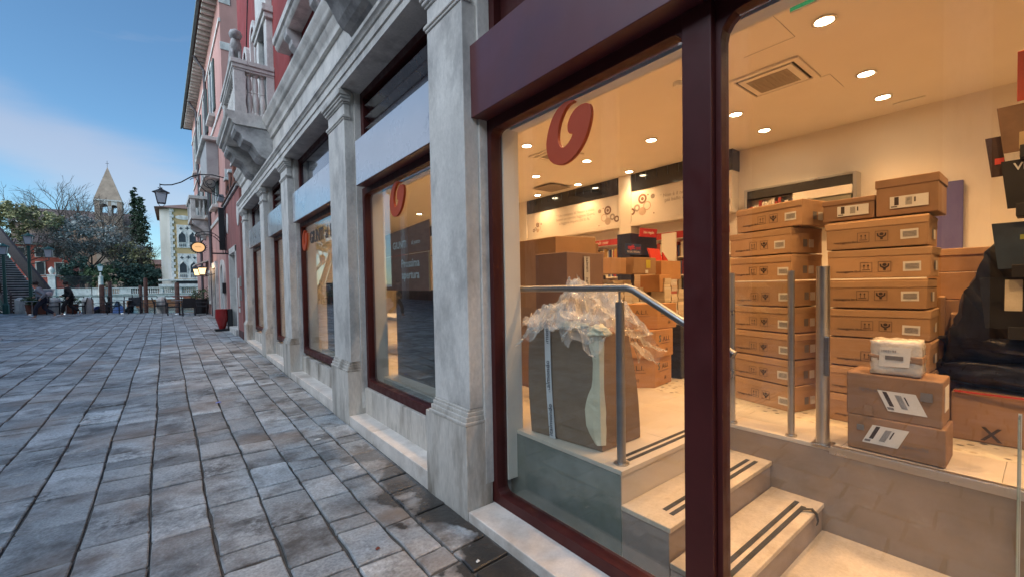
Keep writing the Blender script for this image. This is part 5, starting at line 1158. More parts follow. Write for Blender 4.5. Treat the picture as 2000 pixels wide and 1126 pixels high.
for i in range(22):
    a = 2*PI*i/22; MB().tube([(.69+.21*math.cos(a), 18, 3.115+.185*math.sin(a)), (.69+.275*math.cos(a+.06), 18, 3.115+.245*math.sin(a+.06))], [.012, .003], 4).build('frame_spike', iron, hs)
MB().tube([(1.55, 18, 2.93), (1.06, 18, 2.93)], .025, 6).build('bracket_foot', iron, hs)
for rr in (.60, .52): MB().tube([(.92+rr*math.cos(a)*.9, 18, 2.95+rr*1.2*math.sin(a)) for a in [i*PI/2/10 for i in range(0, 15)]], .012, 5).build('bracket_arc', iron, hs)
for i in range(8):
    a = i*PI/2/9; MB().tube([(.92+.52*.9*math.cos(a), 18, 2.95+.62*math.sin(a)), (.92+.6*.9*math.cos(a), 18, 2.95+.72*math.sin(a))], .008, 4).build('bracket_rung', iron, hs)
MB().tube([(.69, 18, 3.32), (.69, 18, 3.45), (.62, 18, 3.52), (.64, 18, 3.6), (.74, 18, 3.62)], .013, 5).build('crest', iron, hs)
bs = thing('vertical_sign', 'tall narrow black sign box fixed edge-on to the rose wall', 'sign', (1.45, 18.6, 4))
MB().box(1.33, 1.50, 18.55, 18.67, 3.10, 4.62).build('sign_box', iron, bs, bevel=.01); MB().box(1.505, 1.555, 18.57, 18.65, 3.08, 4.80).build('sign_edge', dark_pane, bs, bevel=.008)
MB().extr([(1.30, 4.82), (1.55, 4.82), (1.50, 5.08), (1.36, 5.08)], XZt, 18.5, 18.75).build('sign_flood_lamp', steel_dark, bs, bevel=.01)
glow = emit_mat('lantern_glow', (1.0, .66, .32), .75)
for i, (y, x_) in enumerate(((24.3, .50), (25.6, .62))):
    wl = thing('wall_lantern', ['nearer lit brass lantern glowing on the pink house wall', 'farther lit brass lantern glowing on the pink house wall'][i], 'wall lamp', (fx(y)-.3, y, 2.7))
    sq_lantern(wl, fx(y)-x_, y, 2.70, 2.42, .15, .10, glow)
    MB().tube([(fx(y), y, 2.45), (fx(y)-x_*.6, y, 2.36), (fx(y)-x_, y, 2.41)], .018, 5).build('lantern_arm', iron, wl)
    pl_ = bpy.data.lights.new('lantern_lamp', 'POINT'); po = bpy.data.objects.new('lantern_lamp', pl_); link(po, wl); po.location = (0, -.25, .0); pl_.energy = 3; pl_.color = (1, .6, .3); pl_.shadow_soft_size = .1
pot = thing('red_pot', 'tall dark red glazed pot on a black base beside the doorstep', 'pot', (1.27, 17.7, g(17.7)))
zg = g(17.7)
MB().box(1.05, 1.48, 17.5, 17.92, zg, zg+.07).build('pot_base', iron, pot, bevel=.01)
MB().lathe([(.09, .07), (.10, .1), (.13, .22), (.19, .42), (.195, .48), (.185, .70), (.19, .74), (.17, .745), (.15, .70)], (1.26, 17.7, zg), 18).build('pot_body', lamp_red, pot, smooth=True)
MB().box(1.42, 1.56, 17.55, 17.8, zg+.071, zg+.74).build('back_plate', iron, pot, bevel=.005)

# ------------------------------------------------------------------ the quay and canal
WZ = -.35
wat = mat('canal_water', (.03, .15, .155), .12, var=.2, scale=.3, bump=0, spec=.6)
t = wat.node_tree; b = [n for n in t.nodes if n.type == 'BSDF_PRINCIPLED'][0]
geo = t.nodes.new('ShaderNodeNewGeometry'); mpn = t.nodes.new('ShaderNodeMapping'); mpn.inputs['Scale'].default_value = (.9, .45, 1)
nz = t.nodes.new('ShaderNodeTexNoise'); nz.inputs['Scale'].default_value = 1.6; nz.inputs['Detail'].default_value = 3
bpn = t.nodes.new('ShaderNodeBump'); bpn.inputs['Strength'].default_value = .5; bpn.inputs['Distance'].default_value = .12
t.links.new(geo.outputs['Position'], mpn.inputs[0]); t.links.new(mpn.outputs[0], nz.inputs['Vector']); t.links.new(nz.outputs[0], bpn.inputs['Height']); t.links.new(bpn.outputs[0], b.inputs['Normal'])
MB().add([(-400, 20, WZ), (300, 20, WZ), (300, 900, WZ), (-400, 900, WZ)], [(0, 1, 2, 3)]).build('water', wat, kind='structure', fix=False)
qv = []
for x in (-60, -8, 0, 1.7): y = quay(x); qv += [(x, y-.35, g(y)-.02), (x, y, g(y)-.02), (x, y, g(y)-.16), (x, y-.04, WZ-1)]
MB().add(qv, [(i*4+k, i*4+k+1, i*4+k+5, i*4+k+4) for i in range(3) for k in range(3)]).build('quay_wall', istria_low, kind='structure')
def qpt(x, back=.3): return (x, quay(x)-back, g(quay(x)-back))
# iron railing along the quay, one thing per span between bollards
def railing(x0, x1, lab):
    t_ = thing('iron_railing', lab, 'railing', qpt((x0+x1)/2), 'iron railings along the quay edge')
    n = max(2, round((x1-x0)/.75)); P = [Vector(qpt(x0+(x1-x0)*i/n)) for i in range(n+1)]
    U = Vector((0, 0, 1))
    for p in P: MB().tube([p, p+U*.92], .02, 5).build('post', iron, t_)
    for z in (.18, .55, .92): MB().tube([P[0]+U*z, P[-1]+U*z], .014 if z < .9 else .022, 5).build('rail', iron, t_)
    for i in range(n):
        for s_ in (0, 1): MB().tube([P[i+s_]+U*.18, P[i+1-s_]+U*.55], .009, 4).build('brace', iron, t_)
railing(-6.6, -5.35, 'first iron railing span beside the bridge foot')
railing(-5.15, -3.95, 'iron railing span behind the two walkers')
railing(-3.6, -.75, 'longest iron railing span behind the cafe chairs')
railing(-.4, 1.0, 'iron railing span ending at the pink house')
for i, (x, lab) in enumerate(((-6.75, 'white stone bollard farthest left by the bridge'), (-5.25, 'thick white stone bollard left of the walkers'), (-3.78, 'white stone bollard right of the dark dressed walker'), (-.56, 'white stone bollard between the mooring poles'))):
    p = Vector(qpt(x, .35)); t_ = thing('stone_bollard', lab, 'bollard', p, 'stone bollards on the quay')
    k = 1.15 if i == 1 else 1
    MB().add([], []).lathe([(.24*k, 0), (.24*k, .72), (.22*k, .78), (.12*k, .88), (.02, .9)], p, 8 if i != 1 else 14).build('bollard_body', istria, t_, bevel=.01)
def pole(x, y, z0, z1, r, lab, lean=0):
    t_ = thing('mooring_pole', lab, 'pole', (x, y, z0), 'timber mooring poles in the canal')
    MB().tube([(x, y, z0), (x+lean*.5, y, (z0+z1)/2), (x+lean, y, z1-.1), (x+lean, y, z1)], [r, r, r*.95, r*.7], 9).build('pole_shaft', mat('pole_wood', (.17, .095, .075), .85, var=.3, scale=5, bump=.5) if 'pole_wood' not in bpy.data.materials else bpy.data.materials['pole_wood'], t_, smooth=True)
pole(-3.22, 33.35, -1.5, 2.13, .12, 'thick brown mooring pole at the left by the railing', .0)
pole(-1.34, 33.0, -1.5, 2.5, .10, 'tallest brown mooring pole right of the gondola prow', .03)
pole(.13, 32.0, -1.5, 2.2, .12, 'brown mooring pole in front of the yellow palace')
pole(-3.47, 40, -1.5, 2.42, .11, 'grey mooring pole far out behind the leftmost chair', .02)
pole(-1.87, 40, -1.5, 2.17, .11, 'grey mooring pole far out left of the tallest pole')
# gondolas
gblue = mat('gondola_cover', (.03, .07, .22), .6, var=.15, bump=.1)
gblack = mat('gondola_hull', (.012, .012, .015), .25, var=.1, coat=.6)
def gondola(x, y, az, lab):
    t_ = thing('gondola', lab, 'boat', (0, 0, 0), 'gondolas moored at the quay', rz=1e-9)
    N_ = 12; vs = []; Lg = 10.5
    for i in range(N_+1):
        s_ = i/N_; wv = .70*math.sin(PI*min(1, max(0, s_*.98+.01)))**.7; zt = .42+1.0*abs(2*s_-1)**3.2; zb = -.25+1.05*abs(2*s_-1)**3.5
        yv = s_*Lg; vs += [(-wv, yv, zt), (-wv*.75, yv, (zt+zb)/2-.1), (0, yv, zb), (wv*.75, yv, (zt+zb)/2-.1), (wv, yv, zt)]
    MB().add(vs, [(i*5+k, i*5+k+1, i*5+k+6, i*5+k+5) for i in range(N_) for k in range(4)]+[(i*5+4, i*5, i*5+5, i*5+9) for i in range(N_)]).build('hull', gblack, t_, smooth=True)
    cv = []
    for i in range(7):
        s_ = .10+.75*i/6; wv = .68*math.sin(PI*s_)**.7; zt = .46+1.0*abs(2*s_-1)**3.2; cv += [(-wv, s_*Lg, zt), (-wv*.4, s_*Lg, zt+.30), (wv*.4, s_*Lg, zt+.30), (wv, s_*Lg, zt)]
    MB().add(cv, [(i*4+k, i*4+k+1, i*4+k+5, i*4+k+4) for i in range(6) for k in range(3)]+[(0, 1, 2, 3), (27, 26, 25, 24)]).build('cover', gblue, t_)
    MB().extr([(0.1, .75), (-.12, 1.2), (-.10, 1.75), (.02, 1.9), (.14, 1.75), (.02, 1.6), (.16, 1.45), (.16, 1.3), (.3, 1.3)], lambda p, q, t: (t, p, q), -.02, .02).build('prow_iron', gblack, t_)
    t_.location = (x, y, WZ); t_.rotation_euler = (0, 0, R(az)); return t_
gondola(-1.92, 33.1, 8, 'gondola under a blue cover with its tall prow toward the quay')
gondola(-3.0, 34.0, 30, 'dark gondola with a blue cover lying slantwise by the leftmost chair')
barge = thing('moored_barge', 'long varnished brown boat moored along the far bank', 'boat', (-1, 80, WZ))
brown = mat('varnished_wood', (.24, .095, .04), .4, var=.2, scale=1.5, bump=.1)
MB().box(-5.2, 3.4, 79, 81, WZ-.2, .95).build('boat_hull', brown, barge, bevel=.1); MB().box(-.2, 3.4, 79.2, 80.8, .952, 1.18).build('cabin_roof', mat('red_trim', (.3, .05, .03), .5), barge, bevel=.05)
MB().box(-5.3, 1.0, 78.9, 79.0, .75, .96).build('gunwale', white_paint, barge)

# ------------------------------------------------------------------ cafe furniture, planters
wick = mat('black_rattan', (.018, .018, .022), .55, var=.2, scale=10, bump=.5, bscale=60)
def chair():
    t_ = thing('cafe_chair', None, 'chair', (0, 0, 0), 'black cafe armchairs on the quay', rz=1e-9)
    for sx in (-1, 1):
        for sy in (-1, 1): MB().tube([(sx*.25, sy*.24, 0), (sx*.25, sy*.24, .62 if sy < 0 else .66)], .026, 6).build('leg', wick, t_)
        MB().box(sx*.25-.035, sx*.25+.035, -.27, .26, .62, .655).build('armrest', wick, t_, bevel=.008)
    MB().box(-.26, .26, -.27, .24, .40, .455).build('seat', wick, t_, bevel=.012)
    MB().obox((-.26, .215, .44), (.52, 0, 0), (0, .11, .45), (0, .04, -.01)).build('backrest', wick, t_, bevel=.015)
    return t_
ch0 = chair(); first = [True]
def pchair(x, y, az, lab):
    o = ch0 if first[0] else copy_tree(ch0); first[0] = False
    o.location = (x, y, g(y)); o.rotation_euler = (0, 0, R(az)); o['label'] = lab
pchair(-2.62, 31.5, 95, 'black armchair leftmost of the chairs right of the bollard, facing right')
pchair(-1.72, 31.0, 0, 'black armchair in front of the gondola prow')
pchair(-.62, 30.0, 90, 'black armchair with a high curved back by the white bollard')
pchair(-.05, 27.9, 92, 'black armchair facing right near the mooring pole')
pchair(.55, 26.9, 182, 'black armchair with its broad back toward the shop')
pchair(1.08, 27.6, -95, 'black armchair pushed against the potted bush')
pchair(-5.15, 33.4, 100, 'black armchair behind the grey dressed walker')
pchair(-4.1, 32.9, -85, 'black armchair behind the dark dressed walker')
def ctable(x, y, lab):
    t_ = thing('cafe_table', lab, 'table', (x, y, g(y)), 'small cafe tables on the quay'); z = g(y)
    MB().box(x-.35, x+.35, y-.35, y+.35, z+.71, z+.74).build('table_top', steel_dark, t_, bevel=.006); MB().tube([(x, y, z), (x, y, z+.709)], .03, 8).build('table_leg', steel, t_)
    MB().lathe([(.24, 0), (.22, .03), (.05, .05)], (x, y, z), 12).build('table_foot', steel, t_)
ctable(-2.18, 31.4, 'small square cafe table between the two leftmost chairs'); ctable(.2, 28.6, 'small square cafe table beside the armchair facing right'); ctable(-4.62, 33.1, 'small square cafe table between the walkers'); ctable(-6.0, 33.9, 'small square cafe table near the bridge foot')
# foliage generator: leaf-sized faces gathered in clumps
def leafmat(name, col, var=.45):
    m = mat(name, col, .65, var=.35, scale=.8, bump=0, tint=var, spec=.3); return m
def crown(name, m, par, blobs, n, size, seed, flat_=.0):
    r2 = random.Random(seed); q = MB()
    clumps = []
    for (c, rad, wgt) in blobs:
        for _ in range(max(4, int(40*wgt))):
            d = Vector((r2.gauss(0, 1), r2.gauss(0, 1), r2.gauss(0, 1))).normalized()*(r2.random()**.35)
            clumps.append((Vector((c[0]+d.x*rad[0], c[1]+d.y*rad[1], c[2]+d.z*rad[2])), r2.uniform(.10, .24)*min(rad), r2.random()))
    for _ in range(n):
        cc, cr__, ct = r2.choice(clumps); p = cc+Vector((r2.gauss(0, 1), r2.gauss(0, 1), r2.gauss(0, .8)))*cr__
        a = Vector((r2.uniform(-1, 1), r2.uniform(-1, 1), r2.uniform(-1, 1))).normalized(); b_ = a.orthogonal().normalized(); s_ = size*r2.uniform(.5, 1.3)
        q.t = min(1, max(0, ct*.7+r2.random()*.3)); q.add([p-a*s_*.5, p+b_*s_*.3, p+a*s_*.5, p-b_*s_*.3], [(0, 1, 2, 3)])
    return q.build(name, m, par, fix=False)
lf_dark = leafmat('leaf_dark', (.06, .10, .08)); lf_mid = leafmat('leaf_mid', (.09, .135, .065)); lf_olive = leafmat('leaf_olive', (.27, .245, .12)); lf_grey = leafmat('twig_grey', (.23, .245, .23)); lf_cyp = leafmat('leaf_cypress', (.035, .060, .032))
bark = mat('bark', (.075, .06, .05), .9, var=.3, bump=.4)
def planter(x, y, lab, w=.5, h=.5, s=0, hgt=.45, col=None):
    z = g(y); t_ = thing('planter', lab, 'planter', (x, y, z)); MB().add([], []).lathe([(w*.38, 0), (w*.5, h), (w*.52, h+.03), (w*.45, h+.03), (w*.44, h-.05)], (x, y, z), 12).build('planter_pot', col or wick, t_)
    crown('planter_leaves', lf_mid, t_, [((x, y, z+h+hgt*.45), (w*.7, w*.7, hgt*.6), 1)], 500, .09, s)
planter(1.12, 28.5, 'bushy green plant in a tall black pot by the pink house wall', .75, .75, 3, .55)
terra = mat('terracotta', (.26, .095, .06), .8, var=.15)
for i, (x, y) in enumerate(((-6.1, 34.6), (-5.75, 34.2), (-4.45, 33.35))): planter(x, y, ['leafy terracotta planter next to the bridge foot', 'leafy terracotta planter behind the thick bollard', 'leafy terracotta planter left of the dark dressed walker'][i], .6, .5, 30+i, .5, terra)
mb_ = thing('menu_board', 'white slanted information board on two legs by the bridge', 'board', (-5.75, 34.2, g(34)))
MB().obox((-5.98, 34.6, 1.45), (.62, 0, .0), (.12, .12, .5), (0, .03, 0)).build('board_frame', white_paint, mb_, bevel=.006); MB().obox((-5.89, 34.575, 1.50), (.47, 0, .0), (.095, .095, .40), (0, .01, 0)).build('board_sheet', mat('board_grey', (.20, .22, .26), .4), mb_)
for x in (-5.9, -5.45): MB().tube([(x, 34.65, g(34.6)), (x, 34.65, 1.5)], .025, 6).build('leg', steel, mb_)

# ------------------------------------------------------------------ people
def skin_person(name, lab, loc, rz, joints, edges, radii, mat_, extras):
    t_ = thing(name, lab, 'person', (0, 0, 0), None, rz=1e-9)
    me = bpy.data.meshes.new('body'); me.from_pydata(joints, edges, []); o = bpy.data.objects.new('body', me); link(o, t_); OFF['body'] = Vector()
    sk = o.modifiers.new('skin', 'SKIN'); sk.use_smooth_shade = True
    if not me.skin_vertices: pass
    lay = me.skin_vertices[0].data if me.skin_vertices else None
    if lay is None:
        bpy.context.view_layer.objects.active = o
        with bpy.context.temp_override(object=o, active_object=o): pass
    for i, r_ in enumerate(radii):
        me.skin_vertices[0].data[i].radius = (r_, r_)
    me.skin_vertices[0].data[0].use_root = True
    su = o.modifiers.new('smooth', 'SUBSURF'); su.levels = 1; su.render_levels = 2
    me.materials.append(mat_); t_.location = loc; t_.rotation_euler = (0, 0, rz); extras(t_); return t_
def walker(lab, loc, rz, skin_c, coat_m, trouser_m, hair_m, shoe_m, lean=.08, bag=None):
    """striding figure facing local -y, built as one skinned body mesh with clothes as children"""
    t_ = thing('person', lab, 'person', (0, 0, 0), None, rz=1e-9)
    def skin(nm, J, E, rad, m_, sub=2):
        bm = bmesh.new(); ly = bm.verts.layers.skin.verify(); V = [bm.verts.new(j) for j in J]
        for a, b_ in E: bm.edges.new((V[a], V[b_]))
        for i, v in enumerate(V): v[ly].radius = rad[i] if isinstance(rad[i], tuple) else (rad[i], rad[i]); v[ly].use_root = (i == 0)
        me = bpy.data.meshes.new(nm); bm.to_mesh(me); bm.free(); o = bpy.data.objects.new(nm, me); link(o, t_); OFF[o.name] = Vector()
        o.modifiers.new('skin', 'SKIN').use_smooth_shade = True; s_ = o.modifiers.new('smooth', 'SUBSURF'); s_.levels = 1; s_.render_levels = sub; me.materials.append(m_); return o
    L_ = lean
    J = [(0, 0, .92), (0, -.01-L_*.3, 1.12), (0, -.02-L_*.7, 1.36), (0, -.04-L_, 1.46), (0, -.06-L_, 1.52), (0, -.09-L_, 1.58), (0, -.10-L_, 1.66),
         (.10, 0, .90), (.10, -.24, .52), (.10, -.27, .10), (.10, -.40, .05), (-.10, 0, .90), (-.10, -.02, .50), (-.10, .34, .22), (-.10, .30, .08),
         (.19, -.03-L_*.7, 1.38), (.25, .12, 1.14), (.24, -.04, .93), (.235, -.09, .86), (-.19, -.03-L_*.7, 1.38), (-.25, -.14, 1.14), (-.22, -.36, 1.02), (-.21, -.42, 1.0)]
    E = [(0, 1), (1, 2), (2, 3), (3, 4), (4, 5), (5, 6), (0, 7), (7, 8), (8, 9), (9, 10), (0, 11), (11, 12), (12, 13), (13, 14), (2, 15), (15, 16), (16, 17), (17, 18), (2, 19), (19, 20), (20, 21), (21, 22)]
    rad = [.14, .135, .15, .06, .055, .085, .08, .095, .065, .045, .04, .095, .065, .045, .04, .06, .048, .036, .04, .06, .048, .036, .04]
    skin('body', J, E, rad, skin_c)
    skin('trousers', [J[0], J[7], J[8], (.10, -.268, .16), J[11], J[12], (-.10, .31, .25)], [(0, 1), (1, 2), (2, 3), (0, 4), (4, 5), (5, 6)], [.155, .112, .085, .075, .112, .085, .07], trouser_m)
    skin('coat', [(0, .0, .80), (0, -.01-L_*.3, 1.12), (0, -.02-L_*.7, 1.38), (0, -.04-L_, 1.47), J[15], J[16], (.24, -.02, .96), J[19], J[20], (-.222, -.33, 1.03)], [(0, 1), (1, 2), (2, 3), (2, 4), (4, 5), (5, 6), (2, 7), (7, 8), (8, 9)], [.21, .185, .19, .08, .09, .075, .062, .09, .075, .062], coat_m)
    h = MB(); h.lathe([(.03, -.10), (.095, -.05), (.108, .02), (.10, .07), (.06, .115), (.01, .125)], (0, -.085-L_, 1.655), 12); ho = h.build('hair', hair_m, t_, smooth='all'); ho.location = (0, .018, 0)
    f_ = MB(); f_.tube([(0, -.165-L_, 1.62), (0, -.195-L_, 1.585), (0, -.17-L_, 1.57)], [.012, .018, .01], 6); f_.build('nose', skin_c, t_, smooth='all')
    for sx in (-.034, .034): MB().lathe([(.002, -.012), (.012, 0), (.002, .012)], (sx, -.172-L_, 1.625), 6).build('eye', print_ink, t_)
    for (x, y, z, a) in ((.10, -.33, .0, 0), (-.10, .30, .05, .5)):
        MB().obox((x-.048, y+.10, z), (.096, 0, 0), (0, -.25*math.cos(a), -.05*a), (0, 0, .075)).build('shoe', shoe_m, t_, bevel=.025)
    if bag: skin('bag', [(.12, .2, 1.3), (.05, .24, 1.05)], [(0, 1)], [.13, .15], bag)
    t_.location = loc; t_.rotation_euler = (0, 0, rz); return t_
skinm = mat('skin', (.42, .24, .17), .55, var=.05, bump=0); hairm = mat('dark_hair', (.025, .016, .012), .6, var=.1, bump=.1)
blackc = mat('black_cloth', (.012, .012, .014), .8, var=.15, bump=.1); greyc = mat('grey_cloth', (.25, .26, .29), .85, var=.1, bump=.1); pinkc = mat('pale_pink_cloth', (.45, .37, .38), .85, var=.1); navyc = mat('navy_cloth', (.02, .022, .04), .8, var=.1); shoew = mat('white_shoe', (.6, .6, .62), .6, var=.05, bump=0)
walker('person in a black coat and dark trousers walking left by the quay', (-4.2, 31.2, g(31.2)), R(-92), skinm, blackc, blackc, hairm, shoew, .06)
walker('person in a pale grey jacket and dark trousers striding left', (-4.85, 29.5, g(29.5)), R(-95), skinm, greyc, navyc, hairm, shoew, .16, pinkc)
walker('person in dark clothes cut off by the left edge of the picture', (-4.33, 18.6, g(18.6)), R(-90), skinm, navyc, navyc, hairm, shoew, .05)
# ------------------------------------------------------------------ bridge at the left
br = thing('footbridge', 'wooden footbridge with green steel sides and white edged steps rising to the left', 'bridge', (-6.2, 37.5, .6))
bgreen = mat('bridge_green', (.02, .085, .07), .5, var=.15, bump=.05); bwood = mat('bridge_wood', (.028, .018, .018), .8, var=.3, scale=4, bump=.3); pale = mat('bridge_plank', (.09, .065, .055), .8, var=.3, scale=5, bump=.3)
d2 = Vector((-.375, .927, 0)); w2 = Vector((-.927, -.375, 0)); R0 = Vector((-6.0, 38.1, .62)); WB = 1.5; UP = Vector((0, 0, 1)); NS = 30; rs_, tr_ = .165, .37
for i in range(NS):
    p = R0+d2*tr_*i+UP*rs_*i
    s_ = MB().obox(p, w2*WB, d2*tr_, UP*(rs_-.002)).build('step', bwood, br)
    MB().obox(p-d2*.012+UP*(rs_-.085), w2*WB, d2*.06, UP*.083).build('step_edge', istria, s_)
slope = (d2*tr_+UP*rs_); Ls = slope*NS
# right side parapet (farther), left side rail (nearer), green flank with struts
MB().obox(R0+UP*.25, Ls, UP*.95, -w2*.08).build('parapet', bwood, br)
MB().obox(R0+UP*1.2, Ls, UP*.10, -w2*.14).build('handrail', bwood, br)
Lo = R0+w2*WB
MB().obox(Lo-UP*.15, Ls, UP*.34, w2*.08).build('stringer', pale, br); MB().obox(Lo-UP*.75, Ls, UP*.58, w2*.06).build('flank_beam', bgreen, br)
for i in range(11):
    p = Lo+slope*(i*2.8+.5)+UP*.19; MB().obox(p, w2*.07, d2*.09, UP*.85).build('baluster', pale, br)
MB().obox(Lo+UP*.95, Ls, UP*.08, w2*.1).build('handrail', pale, br)
for i in range(5):
    z = .9+i*.62; MB().tube([Lo+d2*1.2+UP*.1*i-UP*.2, Lo+d2*11+UP*(z-.4)+w2*.2], .045, 5).build('strut', steel if i % 2 else bgreen, br)
MB().obox((-7.9, 40.5, -.4), (-14, 3, 0), (-2, 5, 0), (0, 0, 2.2)).build('abutment', mat('abutment_dark', (.05, .06, .055), .8, var=.2, bump=.3), br)
def lamp_post(x, y, z0, zt, lab, heads):
    t_ = thing('bridge_lamp', lab, 'street lamp', (x, y, z0)); MB().lathe([(.13, 0), (.13, .5), (.08, .6), (.065, zt-z0-.5), (.09, zt-z0-.45), (.05, zt-z0-.4)], (x, y, z0), 10).build('lamp_column', bgreen, t_)
    for hx, hz in heads:
        if hx: MB().tube([(x, y, hz-.75), (x+hx*.5, y, hz-.62), (x+hx, y, hz-.5), (x+hx, y, hz-.36)], .025, 6).build('lamp_arm', bgreen, t_)
        sq_lantern(t_, x+hx, y, hz+.1, hz-.32, .17, .12, frost, bgreen)
lamp_post(-6.25, 35.2, .55, 4.75, 'green twin lamp post at the foot of the bridge', ((0, 4.75), (.75, 4.05)))
lamp_post(-7.35, 36.0, .6, 4.35, 'green lamp on the bridge at the left edge', ((0, 4.2),))

# ------------------------------------------------------------------ far bank
MB().add([(-200, 88.6, 1.45), (200, 88.6, 1.45), (200, 420, 1.45), (-200, 420, 1.45)], [(0, 1, 2, 3)]).build('far_ground', mat('far_earth', (.10, .10, .07), .95), kind='structure', fix=False)
MB().box(-120, 40, 88.2, 88.6, WZ-1, 1.5).build('embankment', istria, kind='structure')
wl_ = thing('garden_wall', 'plain white garden wall on the far bank below the iron fence', 'wall', (-14, 88, 1.5)); MB().box(-40, -9.6, 88.0, 88.4, 1.502, 2.4).build('wall_body', istria, wl_); MB().box(-40, -9.6, 87.95, 88.45, 2.402, 2.5).build('wall_coping', istria, wl_)
fe = thing('iron_fence', 'tall black iron fence above the white garden wall', 'fence', (-14, 88.2, 2.5))
for i in range(60): MB().box(-13.2+i*.062*1.0, -13.175+i*.062, 88.19, 88.22, 2.5, 4.3+.08*(i % 2)).build('fence_bar', iron, fe)
for z in (2.7, 4.1): MB().box(-13.3, -9.4, 88.18, 88.23, z, z+.06).build('fence_rail', iron, fe)
bal = thing('balustrade', 'long white stone balustrade along the far bank', 'balustrade', (-3, 88, 1.5))
for z0, z1, e in ((1.502, 1.62, .05), (2.42, 2.56, .08)): MB().box(-9.5, 3.6, 88.0-e, 88.4+e, z0, z1).build('balustrade_rail', istria, bal)
for i in range(46):
    x = -8.4+i*.262
    if i % 9 == 8: MB().box(x-.2, x+.2, 88.0, 88.4, 1.62, 2.42).build('balustrade_pier', istria, bal)
    else: MB().lathe([(.08, 0), (.05, .1), (.10, .28), (.05, .55), (.08, .8)], (x, 88.2, 1.62), 8).build('baluster', istria, bal)
MB().box(-9.5, -8.55, 88.0, 88.4, 1.62, 2.42).build('balustrade_pier', istria, bal); MB().box(-6.3, -5.2, 88.02, 88.38, 1.62, 2.42).build('balustrade_pier', istria, bal)
gp = thing('gate_pillar', 'white stone gate pillar with a carved urn beside the iron fence', 'pillar', (-13.55, 88, 1.5)); MB().box(-13.95, -13.2, 87.9, 88.6, 1.5, 4.3).build('pillar_shaft', istria, gp, bevel=.04); MB().box(-14.05, -13.1, 87.8, 88.7, 4.3, 4.5).build('pillar_cap', istria, gp); MB().lathe([(.15, 0), (.3, .35), (.35, .7), (.18, .95), (.05, 1.1)], (-13.57, 88.2, 4.5), 10).build('urn', istria, gp, smooth=True)
lw = thing('embankment_lamp', 'pale lamp with a green lantern standing on the far bank', 'street lamp', (-8.5, 87.6, 1.5)); MB().lathe([(.32, 0), (.30, .3), (.27, 2.6), (.33, 2.7), (.12, 2.8), (.08, 3.3)], (-8.5, 87.7, 1.5), 12).build('lamp_column', istria, lw, smooth=True); sq_lantern(lw, -8.5, 87.7, 5.75, 5.0, .32, .2, frost, bgreen)
# yellow palace
pal = thing('yellow_palace', 'yellow palace with white corner stones and gothic tracery windows across the canal', 'building', (3, 90, 1.5))
ochre = mat('ochre_plaster', (.50, .345, .17), .9, var=.15, scale=.6, bump=.1, stain=(.38, .26, .13), sscale=.5, samt=.5)
marble = mat('pale_marble', (.33, .315, .28), .7, var=.2, scale=.7, bump=.1, stain=(.30, .30, .33), sscale=.7, samt=.6, stretch=(1, 1, .3))
MB().box(-.2, 12, 88.6, 104, 1.45, 15.3).build('wall', ochre, pal)
MB().add([(-1.5, 90.4, 1.45), (-.205, 88.55, 1.45), (-.205, 100, 1.45), (-1.5, 100, 1.45), (-1.5, 90.4, 15.2), (-.205, 88.55, 15.2), (-.205, 100, 15.2), (-1.5, 100, 15.2)], [(0, 1, 5, 4), (1, 2, 6, 5), (2, 3, 7, 6), (3, 0, 4, 7), (4, 5, 6, 7)]).build('corner_face', marble, pal)
for i in range(26):
    z = 2.7+i*.48; MB().box(-.22, .1+.22*(i % 2), 88.45, 88.6, z, z+.46).build('quoin', istria, pal)
MB().add([(-2.1, 88.0, 15.25), (12.5, 88.0, 15.25), (12.5, 105, 15.25), (-2.1, 105, 15.25), (2.6, 94, 17.0), (9, 94, 17.0)], [(0, 1, 5, 4), (1, 2, 5), (2, 3, 4, 5), (3, 0, 4), (0, 3, 2, 1)]).build('roof', rooft, pal)
MB().extr([(1.5+1.0*math.cos(PI*i/10), 13.85+.36*math.sin(PI*i/10)) for i in range(20)], XZ, 88.5, 88.6).build('oval_relief', istria, pal)
for (z0, z1, x0, x1) in ((8.9, 12.65, .62, 3.4), (3.85, 7.95, .6, 3.4)):
    w_ = MB().box(x0, x1, 88.45, 88.6, z0, z1).build('gothic_window', istria, pal, bevel=.02); wd = (x1-x0); lancet = wd/2
    for k in range(2):
        xc = x0+lancet*(k+.5); H_ = z1-z0
        pts = [(xc+lancet*.33*math.cos(a), z0+H_*.48+lancet*.42*math.sin(a)) for a in [PI*i/8 for i in range(9)]]; pts = [(xc+lancet*.33, z0+H_*.22)]+pts+[(xc-lancet*.33, z0+H_*.22)]
        pts = pts[:5]+[(xc, z0+H_*.48+lancet*.62)]+pts[6:]
        MB().extr(pts, XZ, 88.40, 88.449).build('lancet_pane', far_pane, w_)
        MB().ring([(p+(p-xc)*.22, q+.06) for p, q in pts], pts, XZ, 88.34, 88.449).build('lancet_arch', istria, w_)
        for j in range(4): MB().box(xc-lancet*.3+j*lancet*.18, xc-lancet*.3+j*lancet*.18+.05, 88.34, 88.449, z0+H_*.05, z0+H_*.17).build('sill_baluster', grip, w_)
    for (cx, cz, rr) in ((x0+wd/2, z0+(z1-z0)*.86, .2), (x0+wd*.2, z0+(z1-z0)*.84, .17), (x0+wd*.8, z0+(z1-z0)*.84, .17)):
        MB().extr([(cx+rr*(1+.45*math.cos(4*a))*math.cos(a), cz+rr*(1+.45*math.cos(4*a))*math.sin(a)) for a in [2*PI*i/32 for i in range(32)]], XZ, 88.42, 88.449).build('quatrefoil', far_pane, w_)
